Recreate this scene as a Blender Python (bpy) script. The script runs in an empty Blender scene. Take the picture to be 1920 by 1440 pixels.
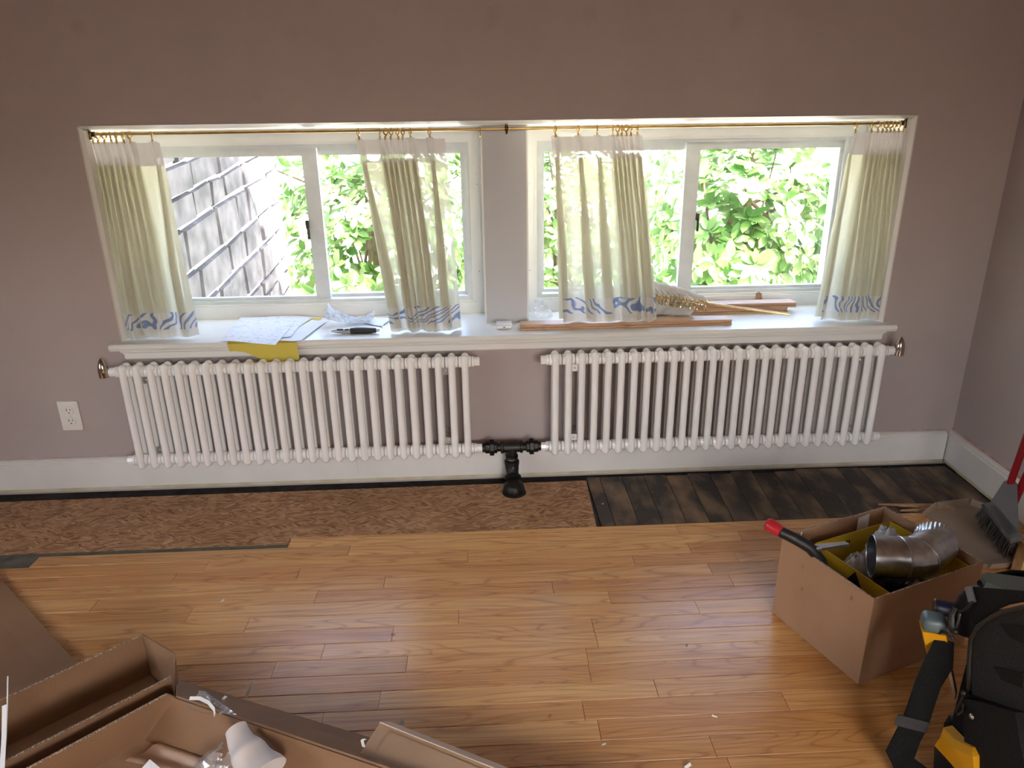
import bpy, bmesh, math, random
from mathutils import Vector, Matrix, Euler, noise as mnoise

# ------------------------------------------------------------------ camera
SC = bpy.context.scene
COL = SC.collection
PITCH, YAW, ROLL, DIST, HGT, FPX = 0.3454, 0.0423, -0.0140, 2.4153, 1.2314, 1331.7
_f = Vector((math.sin(YAW)*math.cos(PITCH), math.cos(YAW)*math.cos(PITCH), -math.sin(PITCH)))
_r0 = Vector((math.cos(YAW), -math.sin(YAW), 0)); _u0 = _r0.cross(_f)
_r = _r0*math.cos(ROLL)+_u0*math.sin(ROLL); _u = -_r0*math.sin(ROLL)+_u0*math.cos(ROLL)
CAM = Vector((0, -DIST, HGT))
cd = bpy.data.cameras.new('camera'); cd.sensor_width = 36; cd.lens = FPX/1920*36; cd.clip_start = .02; cd.clip_end = 3000
co = bpy.data.objects.new('camera', cd); COL.objects.link(co)
co.matrix_world = Matrix(((_r.x, _u.x, -_f.x, CAM.x), (_r.y, _u.y, -_f.y, CAM.y), (_r.z, _u.z, -_f.z, CAM.z), (0, 0, 0, 1)))
SC.camera = co

LEFT_W, REAR_W = 3, 5.5
# ------------------------------------------------------------------ world, sun, fill lamps, exposure
wd = bpy.data.worlds.new('world'); SC.world = wd; wd.use_nodes = True
wn = wd.node_tree.nodes; wl = wd.node_tree.links; wn.clear()
sky = wn.new('ShaderNodeTexSky'); sky.sky_type = 'NISHITA'; sky.sun_disc = False
sky.sun_elevation = math.radians(52); sky.sun_rotation = math.radians(160); sky.dust_density = 6.0; sky.air_density = 1.0
bg = wn.new('ShaderNodeBackground'); bg.inputs[1].default_value = 1.9
wo = wn.new('ShaderNodeOutputWorld'); wl.new(sky.outputs[0], bg.inputs[0]); wl.new(bg.outputs[0], wo.inputs[0])
sd = bpy.data.lights.new('sun', 'SUN'); sd.energy = 48; sd.angle = math.radians(.6); sd.color = (1, .95, .86)
so = bpy.data.objects.new('sun', sd); COL.objects.link(so)
so.rotation_euler = Vector((-.35, .62, -.95)).to_track_quat('-Z', 'Y').to_euler()
# added fill lamps brightening the room from made-up, unseen left and rear windows
def fill_lamp(name, loc, aim, sx, sy, energy, color, spread):
    d = bpy.data.lights.new(name, 'AREA'); d.shape = 'RECTANGLE'; d.size = sx; d.size_y = sy; d.energy = energy; d.color = color; d.spread = math.radians(spread)
    o = bpy.data.objects.new(name, d); COL.objects.link(o); o.location = loc
    o.rotation_euler = (Vector(aim)-Vector(loc)).to_track_quat('-Z', 'Y').to_euler()
fill_lamp('left_fill_lamp', (-2.64, -2.35, 1.02), (.1, -.75, 0), 1.4, .7, LEFT_W, (1, .95, .90), 100)
fill_lamp('rear_fill_lamp', (.75, -4.30, 1.25), (.2, -1.0, 0), 1.3, .7, REAR_W, (1, .95, .90), 90)
SC.view_settings.view_transform = 'Standard'; SC.view_settings.look = 'None'
SC.view_settings.gamma = 1; SC.view_settings.use_curve_mapping = False
SC.view_settings.exposure = 0.45
random.seed(7)
R = random.Random(11)

# ------------------------------------------------------------------ helpers
def at(u, v, ax, val):
    """point where the photo's pixel (u, v) meets the plane coordinate[ax] = val"""
    d = _r*((u-960)/FPX) - _u*((v-720)/FPX) + _f
    return CAM + d*((val-CAM[ax])/d[ax])
def V(*a): return Vector(a)

class MB:
    def __init__(s): s.v = []; s.f = []
    def add(s, vs, fs):
        o = len(s.v); s.v += [tuple(p) for p in vs]; s.f += [tuple(i+o for i in f) for f in fs]; return s
    def hexa(s, b, t):      # 4 bottom points, 4 top points (same winding)
        return s.add(list(b)+list(t), [(3,2,1,0),(4,5,6,7),(0,1,5,4),(1,2,6,5),(2,3,7,6),(3,0,4,7)])
    def box(s, x0, x1, y0, y1, z0, z1):
        return s.hexa([(x0,y0,z0),(x1,y0,z0),(x1,y1,z0),(x0,y1,z0)], [(x0,y0,z1),(x1,y0,z1),(x1,y1,z1),(x0,y1,z1)])
    def slab(s, pts, th):   # flat-ish polygon thickened by vector th
        th = Vector(th); n = len(pts); p = [Vector(q) for q in pts]
        return s.add(p+[q+th for q in p], [tuple(range(n-1,-1,-1)), tuple(range(n, 2*n))]+[(i,(i+1)%n,n+(i+1)%n,n+i) for i in range(n)])
    def prism_x(s, prof, x0, x1):
        n = len(prof); vs = [(x0,y,z) for y,z in prof]+[(x1,y,z) for y,z in prof]
        return s.add(vs, [tuple(range(n)), tuple(range(2*n-1,n-1,-1))]+[(i,n+i,n+(i+1)%n,(i+1)%n) for i in range(n)])
    def tube(s, pts, r, n=10, caps=True):
        pts = [Vector(p) for p in pts]; m = len(pts)
        rr = r if isinstance(r, (list, tuple)) else [r]*m
        t = (pts[1]-pts[0]).normalized(); a = t.orthogonal().normalized(); vs = []
        for i, p in enumerate(pts):
            if i == 0: d = pts[1]-pts[0]
            elif i == m-1: d = pts[-1]-pts[-2]
            else: d = (pts[i+1]-pts[i]).normalized()+(pts[i]-pts[i-1]).normalized()
            d = d.normalized() if d.length > 1e-9 else t
            a = (a-d*a.dot(d)); a = a.normalized() if a.length > 1e-6 else d.orthogonal().normalized(); b = d.cross(a); t = d
            vs += [p+(a*math.cos(2*math.pi*k/n)+b*math.sin(2*math.pi*k/n))*rr[i] for k in range(n)]
        fs = [(i*n+k, i*n+(k+1)%n, (i+1)*n+(k+1)%n, (i+1)*n+k) for i in range(m-1) for k in range(n)]
        if caps: fs += [tuple(range(n-1,-1,-1)), tuple(range((m-1)*n, m*n))]
        return s.add(vs, fs)
    def lathe(s, prof, org, axis, n=16):   # prof: (r, h) along axis
        ax = Vector(axis).normalized(); a = ax.orthogonal().normalized(); b = ax.cross(a); org = Vector(org); vs = []; m = len(prof)
        for r, h in prof: vs += [org+ax*h+(a*math.cos(2*math.pi*k/n)+b*math.sin(2*math.pi*k/n))*r for k in range(n)]
        fs = [(i*n+k, i*n+(k+1)%n, (i+1)*n+(k+1)%n, (i+1)*n+k) for i in range(m-1) for k in range(n)]
        fs += [tuple(range(n-1,-1,-1)), tuple(range((m-1)*n, m*n))]
        return s.add(vs, fs)
    def ell(s, c, rx, ry, rz, nu=16, nv=10):
        c = Vector(c); vs = [c+V(0,0,-rz)]
        for j in range(1, nv):
            p = -math.pi/2+math.pi*j/nv
            vs += [c+V(rx*math.cos(p)*math.cos(2*math.pi*k/nu), ry*math.cos(p)*math.sin(2*math.pi*k/nu), rz*math.sin(p)) for k in range(nu)]
        vs.append(c+V(0,0,rz)); L = len(vs)-1
        fs = [(0, 1+(k+1)%nu, 1+k) for k in range(nu)]
        for j in range(nv-2): fs += [(1+j*nu+k, 1+j*nu+(k+1)%nu, 1+(j+1)*nu+(k+1)%nu, 1+(j+1)*nu+k) for k in range(nu)]
        fs += [(L, 1+(nv-2)*nu+k, 1+(nv-2)*nu+(k+1)%nu) for k in range(nu)]
        return s.add(vs, fs)
    def torus(s, c, R_, r, axis=(1,0,0), n=18, m=7):
        ax = Vector(axis).normalized(); a = ax.orthogonal().normalized(); b = ax.cross(a); c = Vector(c); vs = []
        for i in range(n):
            d = a*math.cos(2*math.pi*i/n)+b*math.sin(2*math.pi*i/n)
            vs += [c+d*(R_+r*math.cos(2*math.pi*k/m))+ax*(r*math.sin(2*math.pi*k/m)) for k in range(m)]
        return s.add(vs, [(i*m+k, ((i+1)%n)*m+k, ((i+1)%n)*m+(k+1)%m, i*m+(k+1)%m) for i in range(n) for k in range(m)])
    def grid(s, fn, nu, nv, u0=0, u1=1, v0=0, v1=1):
        vs = [fn(u0+(u1-u0)*i/nu, v0+(v1-v0)*j/nv) for j in range(nv+1) for i in range(nu+1)]
        return s.add(vs, [(j*(nu+1)+i, j*(nu+1)+i+1, (j+1)*(nu+1)+i+1, (j+1)*(nu+1)+i) for j in range(nv) for i in range(nu)])
    def rbox(s, c, size, r=.01, rot=None, seg=3):
        bm = bmesh.new(); bmesh.ops.create_cube(bm, size=1)
        for v in bm.verts: v.co = Vector((v.co.x*size[0], v.co.y*size[1], v.co.z*size[2]))
        bmesh.ops.bevel(bm, geom=bm.edges[:], offset=min(r, min(size)*.49), segments=seg, affect='EDGES', profile=.5)
        M = (rot.to_3x3() if rot else Matrix.Identity(3)); bm.verts.index_update()
        s.add([Vector(c)+M@v.co for v in bm.verts], [tuple(v.index for v in f.verts) for f in bm.faces]); bm.free(); return s
    def thick(s, th):       # give an open sheet thickness along its normals
        bm = bmesh.new(); vv = [bm.verts.new(p) for p in s.v]
        for f in s.f: bm.faces.new([vv[i] for i in f])
        bm.normal_update(); bmesh.ops.solidify(bm, geom=bm.faces[:], thickness=th); bm.verts.index_update()
        s.v = [tuple(v.co) for v in bm.verts]; s.f = [tuple(v.index for v in f.verts) for f in bm.faces]; bm.free(); return s
    def mesh(s, name, smooth=35, origin=None):
        me = bpy.data.meshes.new(name); o = Vector(origin) if origin else Vector((0,0,0))
        me.from_pydata([tuple(Vector(p)-o) for p in s.v], [], s.f); me.validate()
        bm = bmesh.new(); bm.from_mesh(me); bmesh.ops.recalc_face_normals(bm, faces=bm.faces[:]); bm.to_mesh(me); bm.free()
        if smooth:
            me.shade_smooth(); me.set_sharp_from_angle(angle=math.radians(smooth))
        return me
    def build(s, name, mat, parent=None, smooth=35, label=None):
        o = bpy.data.objects.new(name, s.mesh(name, smooth)); COL.objects.link(o); o.data.materials.append(mat)
        if parent is not None: setpar(o, parent)
        if label: o['label'] = label
        return o
def wloc(o):
    return (wloc(o.parent)+o.location+o.matrix_parent_inverse.translation) if o.parent else o.location.copy()
def setpar(o, p):
    o.parent = p; o.matrix_parent_inverse = Matrix.Translation(-wloc(p))
def tag(o, label, cat, group=None, kind=None):
    o['label'] = label; o['category'] = cat
    if group: o['group'] = group
    if kind: o['kind'] = kind
    return o
def thing(name, label, cat, loc=(0,0,0), group=None):
    o = bpy.data.objects.new(name, None); o.empty_display_size = .05; o.location = loc; COL.objects.link(o)
    return tag(o, label, cat, group)
def struct(o, label=None):
    o['kind'] = 'structure'
    if label: o['label'] = label
    return o
def inst(name, me, mat, parent, loc, rot=(0,0,0), scale=(1,1,1)):
    o = bpy.data.objects.new(name, me); COL.objects.link(o)
    if mat and not me.materials: me.materials.append(mat)
    o.location = loc; o.rotation_euler = rot; o.scale = scale
    if parent is not None: setpar(o, parent)
    return o

# ------------------------------------------------------------------ materials
def nodes(name):
    m = bpy.data.materials.new(name); m.use_nodes = True; nt = m.node_tree; nt.nodes.clear()
    out = nt.nodes.new('ShaderNodeOutputMaterial'); return m, nt, out
def N(nt, t, **k):
    n = nt.nodes.new(t)
    for a, b in k.items():
        if a.startswith('i_'): n.inputs[a[2:].replace('_', ' ')].default_value = b
        else: setattr(n, a, b)
    return n
def ramp(nt, src, stops):
    r = nt.nodes.new('ShaderNodeValToRGB'); nt.links.new(src, r.inputs[0]); e = r.color_ramp.elements
    while len(e) < len(stops): e.new(.5)
    for i, (p, c) in enumerate(stops): e[i].position = p; e[i].color = (*c, 1)
    return r
def coords(nt, scale=(1,1,1), rnd=0.0, rot=(0,0,0)):
    g = nt.nodes.new('ShaderNodeNewGeometry'); mp = nt.nodes.new('ShaderNodeMapping'); mp.inputs['Scale'].default_value = scale; mp.inputs['Rotation'].default_value = rot
    src = g.outputs['Position']
    if rnd:
        oi = nt.nodes.new('ShaderNodeObjectInfo'); mu = nt.nodes.new('ShaderNodeVectorMath'); mu.operation = 'MULTIPLY_ADD'
        mu.inputs[1].default_value = (rnd, rnd*1.7, rnd*.6); nt.links.new(oi.outputs['Random'], mu.inputs[0]); nt.links.new(src, mu.inputs[2]); src = mu.outputs[0]
    nt.links.new(src, mp.inputs['Vector']); return mp.outputs[0]
def pbr(name, c, rough=.5, metal=0, c2=None, sc=8, detail=4, bump=0, bsc=60, spec=.5, stretch=(1,1,1), lo=.35, hi=.65, rnd=0, coat=0):
    m, nt, out = nodes(name); p = N(nt, 'ShaderNodeBsdfPrincipled'); nt.links.new(p.outputs[0], out.inputs[0])
    p.inputs['Roughness'].default_value = rough; p.inputs['Metallic'].default_value = metal; p.inputs['Specular IOR Level'].default_value = spec
    p.inputs['Coat Weight'].default_value = coat; p.inputs['Coat Roughness'].default_value = .15
    if c2 is None: c2 = tuple(x*.9 for x in c)
    co_ = coords(nt, stretch, rnd); n = N(nt, 'ShaderNodeTexNoise'); n.inputs['Scale'].default_value = sc; n.inputs['Detail'].default_value = detail
    nt.links.new(co_, n.inputs['Vector']); r = ramp(nt, n.outputs[0], [(lo, c), (hi, c2)]); nt.links.new(r.outputs[0], p.inputs['Base Color'])
    if bump:
        n2 = N(nt, 'ShaderNodeTexNoise'); n2.inputs['Scale'].default_value = bsc; n2.inputs['Detail'].default_value = 3; nt.links.new(co_, n2.inputs['Vector'])
        b = N(nt, 'ShaderNodeBump'); b.inputs['Strength'].default_value = bump; b.inputs['Distance'].default_value = .01
        nt.links.new(n2.outputs[0], b.inputs['Height']); nt.links.new(b.outputs[0], p.inputs['Normal'])
    return m
def wood(name, a, b, dark, sx=1.1, rough=.25, coat=.35):
    m, nt, out = nodes(name); p = N(nt, 'ShaderNodeBsdfPrincipled'); nt.links.new(p.outputs[0], out.inputs[0])
    c = coords(nt, (sx, 16, 16), 9.0)
    n1 = N(nt, 'ShaderNodeTexNoise'); n1.inputs['Scale'].default_value = 2.2; n1.inputs['Detail'].default_value = 3; nt.links.new(c, n1.inputs['Vector'])
    cg = coords(nt, (1.3, 13, 13), 9.0); ng = N(nt, 'ShaderNodeTexNoise'); ng.inputs['Scale'].default_value = 1; ng.inputs['Detail'].default_value = 1.2; ng.inputs['Roughness'].default_value = .35; nt.links.new(cg, ng.inputs['Vector'])
    mg = N(nt, 'ShaderNodeMath', operation='MULTIPLY'); mg.inputs[1].default_value = 17; nt.links.new(ng.outputs[0], mg.inputs[0])
    w = N(nt, 'ShaderNodeMath', operation='FRACT'); nt.links.new(mg.outputs[0], w.inputs[0])
    c2 = coords(nt, (3.5, 150, 40), 9.0); n2 = N(nt, 'ShaderNodeTexNoise'); n2.inputs['Scale'].default_value = 1; n2.inputs['Detail'].default_value = 2; nt.links.new(c2, n2.inputs['Vector'])
    oi = N(nt, 'ShaderNodeObjectInfo')
    mx = N(nt, 'ShaderNodeMix', data_type='RGBA'); r0 = ramp(nt, oi.outputs['Random'], [(0, a), (.5, tuple((x+y)/2 for x, y in zip(a, b))), (.8, b), (1, tuple(x*.72 for x in a))])
    r1 = ramp(nt, w.outputs[0], [(.0, dark), (.12, (.93,.9,.86)), (.55, (1,1,1)), (.88, (.9,.86,.8)), (1, dark)]); nt.links.new(r0.outputs[0], mx.inputs[6]); nt.links.new(r1.outputs[0], mx.inputs[7])
    mx.blend_type = 'MULTIPLY'; mx.inputs[0].default_value = .62
    m2 = N(nt, 'ShaderNodeMix', data_type='RGBA'); m2.blend_type = 'MULTIPLY'; m2.inputs[0].default_value = .38
    r2 = ramp(nt, n2.outputs[0], [(.38, dark), (.55, (1,1,1))]); nt.links.new(mx.outputs[2], m2.inputs[6]); nt.links.new(r2.outputs[0], m2.inputs[7])
    nt.links.new(m2.outputs[2], p.inputs['Base Color'])
    rr = ramp(nt, n1.outputs[0], [(.3, (rough,)*3), (.7, (rough+.12,)*3)]); nt.links.new(rr.outputs[0], p.inputs['Roughness'])
    p.inputs['Coat Weight'].default_value = coat; p.inputs['Coat Roughness'].default_value = .25
    b_ = N(nt, 'ShaderNodeBump'); b_.inputs['Strength'].default_value = .12; b_.inputs['Distance'].default_value = .002
    nt.links.new(n2.outputs[0], b_.inputs['Height']); nt.links.new(b_.outputs[0], p.inputs['Normal'])
    return m
def sheer(name, c, trans, body=.55, pattern=None):
    m, nt, out = nodes(name); d = N(nt, 'ShaderNodeBsdfDiffuse'); t = N(nt, 'ShaderNodeBsdfTranslucent'); tr = N(nt, 'ShaderNodeBsdfTransparent')
    x = N(nt, 'ShaderNodeMixShader'); x.inputs[0].default_value = body; y = N(nt, 'ShaderNodeMixShader'); y.inputs[0].default_value = trans
    nt.links.new(d.outputs[0], x.inputs[1]); nt.links.new(t.outputs[0], x.inputs[2]); nt.links.new(x.outputs[0], y.inputs[1]); nt.links.new(tr.outputs[0], y.inputs[2]); nt.links.new(y.outputs[0], out.inputs[0])
    d.inputs[0].default_value = (*c, 1); t.inputs[0].default_value = (*c, 1)
    c2 = coords(nt, (900, 900, 900)); n = N(nt, 'ShaderNodeTexNoise'); nt.links.new(c2, n.inputs['Vector']); n.inputs['Scale'].default_value = 1
    mr = N(nt, 'ShaderNodeMapRange'); mr.inputs[3].default_value = max(0, trans-.12); mr.inputs[4].default_value = trans+.12; nt.links.new(n.outputs[0], mr.inputs[0]); nt.links.new(mr.outputs[0], y.inputs[0])
    if pattern:
        c3 = coords(nt, (30, 12, 34)); w = N(nt, 'ShaderNodeTexWave', wave_type='RINGS', rings_direction='SPHERICAL'); w.inputs['Scale'].default_value = .22; w.inputs['Distortion'].default_value = 20; w.inputs['Detail'].default_value = 2.5; w.inputs['Detail Scale'].default_value = .9
        nt.links.new(c3, w.inputs['Vector']); r = ramp(nt, w.outputs[0], [(.30, c), (.38, pattern), (.82, pattern), (.90, c)])
        for q in (d, t): nt.links.new(r.outputs[0], q.inputs[0])
    return m
def glassy(name, c=(1,1,1), refl=.08, rough=.02, haze=0.0, bump=0, bsc=40):
    m, nt, out = nodes(name); tr = N(nt, 'ShaderNodeBsdfTransparent'); tr.inputs[0].default_value = (*c, 1); g = N(nt, 'ShaderNodeBsdfGlossy'); g.inputs['Roughness'].default_value = rough
    lw = N(nt, 'ShaderNodeLayerWeight'); lw.inputs[0].default_value = .25; mr = N(nt, 'ShaderNodeMapRange'); mr.inputs[3].default_value = refl*.6; mr.inputs[4].default_value = min(1, refl*6); nt.links.new(lw.outputs['Facing'], mr.inputs[0])
    x = N(nt, 'ShaderNodeMixShader'); nt.links.new(mr.outputs[0], x.inputs[0]); nt.links.new(tr.outputs[0], x.inputs[1]); nt.links.new(g.outputs[0], x.inputs[2]); last = x
    if haze:
        d = N(nt, 'ShaderNodeBsdfDiffuse'); d.inputs[0].default_value = (.85, .88, .92, 1); y = N(nt, 'ShaderNodeMixShader'); y.inputs[0].default_value = haze
        nt.links.new(x.outputs[0], y.inputs[1]); nt.links.new(d.outputs[0], y.inputs[2]); last = y
    if bump:
        co_ = coords(nt); n = N(nt, 'ShaderNodeTexVoronoi'); n.inputs['Scale'].default_value = bsc; nt.links.new(co_, n.inputs['Vector']); b = N(nt, 'ShaderNodeBump'); b.inputs['Strength'].default_value = bump; b.inputs['Distance'].default_value = .01
        nt.links.new(n.outputs[0], b.inputs['Height']); nt.links.new(b.outputs[0], g.inputs['Normal'])
    nt.links.new(last.outputs[0], out.inputs[0]); return m
def leafmat(name, a, b):
    m, nt, out = nodes(name); p = N(nt, 'ShaderNodeBsdfPrincipled'); p.inputs['Roughness'].default_value = .38; t = N(nt, 'ShaderNodeBsdfTranslucent'); x = N(nt, 'ShaderNodeMixShader'); x.inputs[0].default_value = .4
    c = coords(nt); n = N(nt, 'ShaderNodeTexNoise'); n.inputs['Scale'].default_value = 3.5; nt.links.new(c, n.inputs['Vector']); r = ramp(nt, n.outputs[0], [(.35, a), (.65, b)])
    nt.links.new(r.outputs[0], p.inputs['Base Color']); nt.links.new(r.outputs[0], t.inputs[0]); nt.links.new(p.outputs[0], x.inputs[1]); nt.links.new(t.outputs[0], x.inputs[2]); nt.links.new(x.outputs[0], out.inputs[0]); return m

M = {}
def wallpaint():
    m = pbr('wall_paint', (.445,.380,.362), .75, c2=(.415,.352,.335), sc=2.2, bump=.05, bsc=90); nt = m.node_tree
    p = next(n for n in nt.nodes if n.type == 'BSDF_PRINCIPLED'); src = p.inputs['Base Color'].links[0].from_socket
    n = N(nt, 'ShaderNodeTexNoise'); n.inputs['Scale'].default_value = 7; n.inputs['Detail'].default_value = 3; nt.links.new(coords(nt, (1,1,.8)), n.inputs['Vector'])
    r = ramp(nt, n.outputs[0], [(.66, (1,1,1)), (.74, (.93,.92,.92))]); mx = N(nt, 'ShaderNodeMix', data_type='RGBA'); mx.blend_type = 'MULTIPLY'; mx.inputs[0].default_value = 1
    nt.links.new(src, mx.inputs[6]); nt.links.new(r.outputs[0], mx.inputs[7]); nt.links.new(mx.outputs[2], p.inputs['Base Color']); return m
M['wall'] = wallpaint()
M['white'] = pbr('white_paint', (.84,.83,.80), .32, c2=(.79,.78,.74), sc=5, bump=.04, bsc=30)
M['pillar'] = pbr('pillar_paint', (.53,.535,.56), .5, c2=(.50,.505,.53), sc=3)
M['base'] = pbr('baseboard_paint', (.76,.74,.71), .42, c2=(.70,.68,.65), sc=6, bump=.05, bsc=25)
M['bareedge'] = pbr('unpainted_edge', (.50,.44,.27), .6, c2=(.62,.58,.45), sc=14)
M['plaster'] = pbr('bare_plaster', (.42,.26,.20), .9, c2=(.55,.42,.37), sc=25, bump=.3, bsc=120)
M['ceil'] = pbr('ceiling_paint', (.33,.28,.26), .8)
M['alu'] = pbr('window_aluminium', (.70,.72,.71), .38, c2=(.64,.66,.65), sc=20)
M['rad'] = pbr('radiator_enamel', (.92,.91,.895), .22, c2=(.90,.89,.875), coat=.4)
M['iron'] = pbr('black_iron', (.018,.018,.018), .42, metal=.6, c2=(.035,.033,.03), sc=30, bump=.15, bsc=200)
M['chrome'] = pbr('nickel', (.62,.55,.47), .12, metal=1, c2=(.5,.44,.38), sc=5)
M['steel'] = pbr('zinc_steel', (.55,.55,.55), .35, metal=1)
M['brass'] = pbr('brass', (.62,.45,.20), .28, metal=1, c2=(.5,.34,.13), sc=30)
M['dbrass'] = pbr('dark_brass', (.10,.07,.03), .4, metal=.9)
M['plate'] = pbr('outlet_plastic', (.80,.78,.74), .35)
M['dark'] = pbr('dark_slot', (.012,.011,.01), .7)
M['oak'] = wood('oak_floor', (.60,.285,.085), (.76,.44,.165), (.55,.36,.22))
M['oakraw'] = wood('oak_offcut', (.55,.33,.19), (.60,.38,.22), (.55,.36,.24), rough=.45, coat=.1)
M['splint'] = pbr('split_wood', (.55,.33,.18), .8, c2=(.38,.2,.1), sc=30, stretch=(1,6,6))
M['chip'] = pbr('wood_chip', (.40,.25,.14), .8, c2=(.25,.14,.07), sc=50)
M['sub'] = pbr('old_subfloor', (.062,.054,.048), .7, c2=(.30,.20,.12), sc=7, detail=8, lo=.44, hi=.74, bump=.15, stretch=(1.6,.8,1), rnd=3, spec=.25)
M['felt'] = pbr('grey_underlay', (.085,.085,.07), .85, c2=(.16,.15,.12), sc=18, detail=6, bump=.2)
M['gapdark'] = pbr('gap_black', (.014,.013,.012), .9, c2=(.04,.035,.03), sc=25)
def osb():
    m, nt, out = nodes('strand_board'); p = N(nt, 'ShaderNodeBsdfPrincipled'); nt.links.new(p.outputs[0], out.inputs[0]); p.inputs['Roughness'].default_value = .8
    nz = N(nt, 'ShaderNodeTexVoronoi'); nz.inputs['Scale'].default_value = 34; nt.links.new(coords(nt, (.55,1.2,1)), nz.inputs['Vector']); sp_ = N(nt, 'ShaderNodeSeparateColor'); nt.links.new(nz.outputs['Color'], sp_.inputs[0])
    rot = N(nt, 'ShaderNodeVectorRotate', rotation_type='Z_AXIS'); mul = N(nt, 'ShaderNodeMath', operation='MULTIPLY_ADD'); mul.inputs[1].default_value = 1.7; mul.inputs[2].default_value = -.85
    nt.links.new(sp_.outputs[0], mul.inputs[0]); nt.links.new(coords(nt), rot.inputs['Vector']); nt.links.new(mul.outputs[0], rot.inputs['Angle'])
    mp = N(nt, 'ShaderNodeMapping'); mp.inputs['Scale'].default_value = (28, 170, 60); nt.links.new(rot.outputs[0], mp.inputs['Vector'])
    v = N(nt, 'ShaderNodeTexVoronoi'); v.inputs['Scale'].default_value = 1; nt.links.new(mp.outputs[0], v.inputs['Vector'])
    r = ramp(nt, v.outputs['Color'], [(.1, (.22,.10,.05)), (.4, (.40,.21,.10)), (.7, (.52,.31,.16)), (.95, (.60,.40,.23))])
    big = N(nt, 'ShaderNodeTexNoise'); big.inputs['Scale'].default_value = 3; nt.links.new(coords(nt), big.inputs['Vector'])
    mx = N(nt, 'ShaderNodeMix', data_type='RGBA'); mx.blend_type = 'MULTIPLY'; mx.inputs[0].default_value = .7; rb = ramp(nt, big.outputs[0], [(.35, (.72,.68,.62)), (.6, (1,1,1))])
    nt.links.new(r.outputs[0], mx.inputs[6]); nt.links.new(rb.outputs[0], mx.inputs[7]); nt.links.new(mx.outputs[2], p.inputs['Base Color'])
    b = N(nt, 'ShaderNodeBump'); b.inputs['Strength'].default_value = .35; b.inputs['Distance'].default_value = .003; nt.links.new(v.outputs['Distance'], b.inputs['Height']); nt.links.new(b.outputs[0], p.inputs['Normal'])
    return m
M['osb'] = osb()
M['sheer'] = sheer('curtain_sheer', (.68,.655,.53), .085, .46)
M['header'] = sheer('curtain_header', (.70,.665,.66), .02, .16)
M['border'] = sheer('curtain_border', (.72,.70,.66), .02, .28, (.22,.28,.48))
M['hem'] = sheer('curtain_hem', (.70,.67,.60), .02, .3)
M['linen'] = pbr('folded_linen', (.66,.645,.62), .9, c2=(.60,.585,.56), sc=40, spec=.1)
M['glass'] = glassy('window_glass', refl=.055, haze=.0)
M['clear'] = glassy('clear_plastic', (.95,.97,1), refl=.14, rough=.15, haze=.18, bump=.5, bsc=60)
M['bubble'] = glassy('bubble_wrap', (.96,.98,1), refl=.25, rough=.1, haze=.34, bump=1, bsc=190)
M['frost'] = glassy('frosted_bag', (.95,.96,.98), refl=.16, rough=.25, haze=.55)
def paper():
    m, nt, out = nodes('printed_paper'); p = N(nt, 'ShaderNodeBsdfPrincipled'); nt.links.new(p.outputs[0], out.inputs[0]); p.inputs['Roughness'].default_value = .6
    n = N(nt, 'ShaderNodeTexNoise'); n.inputs['Scale'].default_value = 1; n.inputs['Detail'].default_value = 4; nt.links.new(coords(nt, (60, 160, 1)), n.inputs['Vector'])
    r = ramp(nt, n.outputs[0], [(.34, (.40,.44,.55)), (.42, (.80,.81,.84))]); nt.links.new(r.outputs[0], p.inputs['Base Color']); return m
M['paper'] = paper()
M['blank'] = pbr('white_paper', (.80,.81,.83), .6, c2=(.76,.77,.80))
M['yellow'] = pbr('yellow_paper', (.68,.56,.10), .55, c2=(.62,.50,.08), sc=4)
M['case'] = pbr('white_gloss_plastic', (.85,.85,.85), .15, coat=.5)
M['rubber'] = pbr('black_rubber', (.015,.016,.018), .55)
M['silver'] = pbr('silver_plastic', (.55,.56,.58), .25, metal=.6)
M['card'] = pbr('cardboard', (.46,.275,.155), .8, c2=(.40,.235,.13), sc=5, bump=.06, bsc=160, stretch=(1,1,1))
M['carton'] = pbr('shaded_carton_board', (.285,.160,.082), .8, c2=(.245,.135,.068), sc=5, bump=.06, bsc=160)  # cardboard darkened: shade on sides turned from the windows put into the colour
M['cardlit'] = pbr('pale_lit_cardboard', (.74,.58,.45), .8, c2=(.68,.52,.39), sc=5)  # lightened cardboard: light on the flat carton's lip put into colour; also liner
M['kraft'] = pbr('kraft_paper', (.50,.34,.21), .75, c2=(.42,.28,.17), sc=4)
M['core'] = pbr('corrugated_edge', (.70,.56,.42), .9, c2=(.16,.09,.05), sc=420, lo=.4, hi=.55)
M['ybox'] = pbr('yellow_carton', (.66,.44,.03), .5, c2=(.60,.39,.02))
M['galv'] = pbr('galvanised_steel', (.60,.60,.60), .30, metal=1, c2=(.42,.42,.43), sc=45, detail=2)
M['red'] = pbr('red_grip', (.50,.02,.03), .35, c2=(.42,.015,.02))
M['redpole'] = pbr('red_pole', (.23,.006,.010), .3, c2=(.19,.005,.008))
M['black'] = pbr('black_grip', (.012,.012,.013), .5)
M['tan'] = pbr('tan_plastic', (.34,.26,.19), .6, c2=(.28,.21,.15), sc=6)
M['grey'] = pbr('grey_plastic', (.15,.15,.147), .5, c2=(.13,.13,.127))
M['bristle'] = pbr('grey_bristle', (.16,.155,.15), .7, c2=(.08,.08,.08), sc=60, stretch=(4,4,.4))
M['pine'] = pbr('pine_board', (.55,.33,.13), .6, c2=(.42,.23,.08), sc=6, stretch=(1,8,8))
M['nylon'] = pbr('black_nylon', (.006,.006,.006), .8, c2=(.011,.011,.010), sc=300, bump=.3, bsc=700, spec=.12)
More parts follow.
